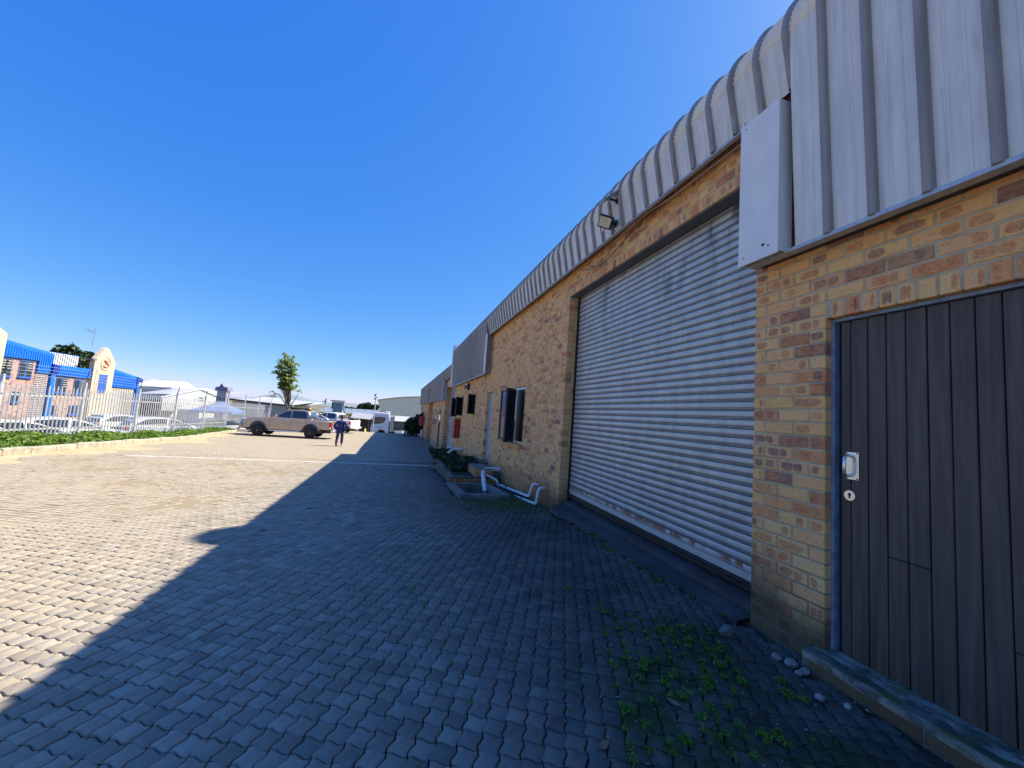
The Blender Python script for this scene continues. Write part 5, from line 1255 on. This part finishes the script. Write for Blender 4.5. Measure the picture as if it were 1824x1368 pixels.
t=thing('open_workshop','long low workshop with dark eaves and pale sheet walls beyond the fence','building',(0,0,0))
b=MB(); b.add([(-33.9,95,-.45),(-22.2,95,-.95),(-21.8,120,.1),(-33.5,120,.35)],[(0,1,2,3)]); b.build('roof',M_greyroof,t); wallbox(t,'wall',plain('pale_green_sheet',(.36,.40,.35),.7),-33.6,-22.3,95.5,96,-4.3,-.9); b=MB(); b.prism([(-34,-.75),(-22.1,-1.25),(-22.1,-.9),(-34,-.4)],lambda u,v,t_:(u,t_,v),95,95.4); b.build('eaves',plain('dark_eaves',(.07,.06,.06),.8),t)
wallbox(t,'end_wall',plain('dark_end',(.07,.06,.06),.8),-22.35,-21.9,94.8,96,-4.3,-1.2); wallbox(t,'low_wall',plain('buff_wall',(.42,.34,.25),.8),-33.4,-28.6,95.3,95.45,-4.3,-2.9)
for x in (-27.0,-25.4,-24.0): wallbox(t,'window',M_blind,x,x+1.0,95.42,95.5,-3.1,-2.3)
t=thing('white_flat_roof','long bright white sheet roof running behind the slender tree','building',(0,0,0))
b=MB(); b.add([(-36.5,108,-.75),(-23.4,108,-1.25),(-20.2,120,.05),(-36.5,125,.55)],[(0,1,2,3)]); b.add([(-24.8,107.8,-1.1),(-20.9,107.8,-.95),(-22.8,107.8,-2.9)],[(0,1,2)]); b.build('roof',M_whiteroof,t)
wallbox(t,'wall',plain('grey_wall',(.36,.35,.33),.8),-36.4,-23.2,109,110,-4.3,-1.3)
b=MB(); b.add([(-22.7,107.9,-3.3),(-21.0,107.9,-1.0),(-20.9,115,-1.0),(-21.2,107.95,-3.4)],[(0,1,2,3)]); b.build('gable_side',plain('mauve_wall',(.24,.20,.20),.8),t)
for k in range(4): wallbox(t,'window',plain('dark_band',(.06,.06,.07),.6),-31.6+k*2.1,-30.0+k*2.1,108.9,108.98,-2.2,-1.75)
t=thing('signal_pole','thin mast with small crossed arms beyond the silver pickup','mast',(-8.6,52.3,-4.3)); MB().tube([(0,0,0),(0,0,5.0)],.03,6).build('mast',M_fence,t); b=MB(); b.tube([(-.32,0,4.55),(.08,0,4.5)],.045,6); b.tube([(.02,0,4.2),(.12,0,4.85)],.06,6); b.build('arms',plain('dark_arm',(.12,.12,.14),.6),t)
t=thing('hoarding_building','grey-blue hoarding under a flat dark roof on a white frame in the distance','building',(0,0,0))
wallbox(t,'board',plain('grey_blue_board',(.22,.29,.36),.6),-20.55,-17.6,140,141,-2.7,.45); wallbox(t,'roof',plain('slate_roof',(.15,.18,.20),.6),-21.5,-17.0,139.5,141.5,1.02,1.28); wallbox(t,'white_beam',M_whiteroof,-20.9,-17.3,139.7,140,.45,.95); 
b=MB(); b.prism([(-17.5,.9),(-17.05,.9),(-17.0,-1.4),(-15.9,-3.1),(-16.4,-3.2),(-17.5,-1.6)],lambda u,v,t_:(u,t_,v),139.6,140); b.build('white_post',M_whiteroof,t); wallbox(t,'dark_side',plain('dark_side',(.07,.07,.08),.8),-20.9,-20.55,139.9,141,-1.5,.45)
b=MB(); b.lathe([(.20,0),(.20,.02)],(-19.35,139.95,-.35),'y',14); b.box(-19.1,-18.25,139.93,139.96,-.42,-.25); b.build('logo',plain('blue_green_logo',(.05,.22,.35),.6),t)
# brown bushes and trees in the distance
C=np.concatenate([ellip(600,(-10.4+i*.62,66+random.uniform(-1,1),-2.6+.3*math.sin(i*1.7)),(.75,.7,.9+.3*math.sin(i*2.1)),.2) for i in range(7)]); tag(leaves('scrub',C,.20,M_brownleaf),None,None,None,'stuff')
C=np.concatenate([ellip(500,(-6.9+i*.7,66,-3.0),(.8,.7,1.0),.2) for i in range(2)]); leaves('green_scrub',C,.22,M_farleaf)
for i,(x,zt_,rx,lb) in enumerate([(-30.5,-.6,3.0,'low olive tree at the left end of the distant tree line'),(-26.6,-.9,2.6,'small olive tree second from the left in the distant tree line'),(-21.9,2.2,3.0,'mid green round tree in the distant tree line'),(-17.4,3.2,3.6,'largest darkest tree in the distant tree line'),(-13.2,1.7,2.8,'tree at the right end of the distant tree line by the cream warehouse')]):
    blobtree('tree',lb,x,255,-6,zt_,rx,M_farleaf,1800,.75,group='distant tree line')
t=thing('blue_grey_roofs','long blue-grey shed roof with white vents below the distant trees','building',(0,0,0)); b=MB(); b.add([(-34,190,-3.6),(-7,190,-3.3),(-7,215,-1.55),(-34,215,-1.85)],[(0,1,2,3)]); b.build('roof',plain('blue_grey_roof',(.20,.24,.30),.6),t)
for k in range(8): wallbox(t,'roof_vent',M_whiteroof,-31+k*3.1,-30.3+k*3.1,205,206,-2.4,-1.75)
C=np.concatenate([ellip(350,(-20+i*1.15,120,-3.1+.15*math.sin(i*2)),(.8,.7,.55),.2) for i in range(9)]); leaves('pale_scrub',C,.35,M_hedge)
# canopy shed (timber front)
t=thing('lean_to_shed','grey sheet lean-to roof over a dark timber front, left of the lorry','shed',(0,0,0))
b=MB(); b.prism([(-6.55,-1.80),(-6.35,-1.02),(-.9,-1.32),(-.9,-2.05)],lambda u,v,t_:(u,t_+(v+1.8)*1.2,v),62.0,62.12); b.build('roof',M_greyroof,t)
for k in range(26): wallbox(t,'plank',M_wood,-5.2+k*.17,-5.2+k*.17+.155,62.7,62.74,-4.3,-1.95)
for x in (-4.0,-5.2,-2.6): wallbox(t,'post',plain('pale_post',(.30,.26,.20),.8),x,x+.10,62.45,62.55,-4.3,-1.95)
wallbox(t,'back',M_black,-5.3,-.8,62.8,63,-4.3,-1.9)
# cream warehouse
t=thing('cream_warehouse','tall plain cream warehouse with a shallow curved roof beyond the lorry','building',(0,0,0))
b=MB(); top_=[(-4.65,1.62),(-3,2.0),(-1,2.42),(1.5,2.82),(4,3.1),(6,3.2),(30,3.2)]
b.prism([(-3.85,-4.3),(-3.95,.0),(-4.55,1.45)]+[(x,z-.04) for x,z in top_]+[(30,-4.3)],lambda u,v,t_:(u,t_,v),95,130); b.build('wall',plain('cream_sheet_wall',(.90,.80,.58),.8,0,.04,.3),t)
b=MB(); b.prism([(x,z+.10) for x,z in top_]+[(x,z-.04) for x,z in top_[::-1]],lambda u,v,t_:(u,t_,v),94.7,130); b.build('roof_edge',plain('grey_edge',(.33,.32,.28),.7),t)
t=thing('lean_to_shed','low shed with a pale grey roof and brown front between lorry and shrub','shed',(0,0,0)); b=MB(); b.add([(-.8,80,-2.45),(6,80,-2.45),(6,84,-1.5),(-.8,84,-1.5)],[(0,1,2,3)]); b.build('roof',M_greyroof,t); wallbox(t,'wall',plain('brown_front',(.20,.13,.08),.8),-.8,6,80.1,80.3,-4.3,-2.5)
for k in range(5): wallbox(t,'pale_post',M_blind,-.4+k*.5,-.3+k*.5,79.9,80,-3.6,-3.0)
t=thing('barrier_frames','white barrier frames standing behind the lorry chassis','barrier',(0,0,0))
for k in range(5): wallbox(t,'frame_bar',M_white,.55+k*.28,.60+k*.28,55,55.05,-3.9,-2.9)
wallbox(t,'rail',M_white,.5,1.95,54.97,55.02,-2.98,-2.88)
b=MB()
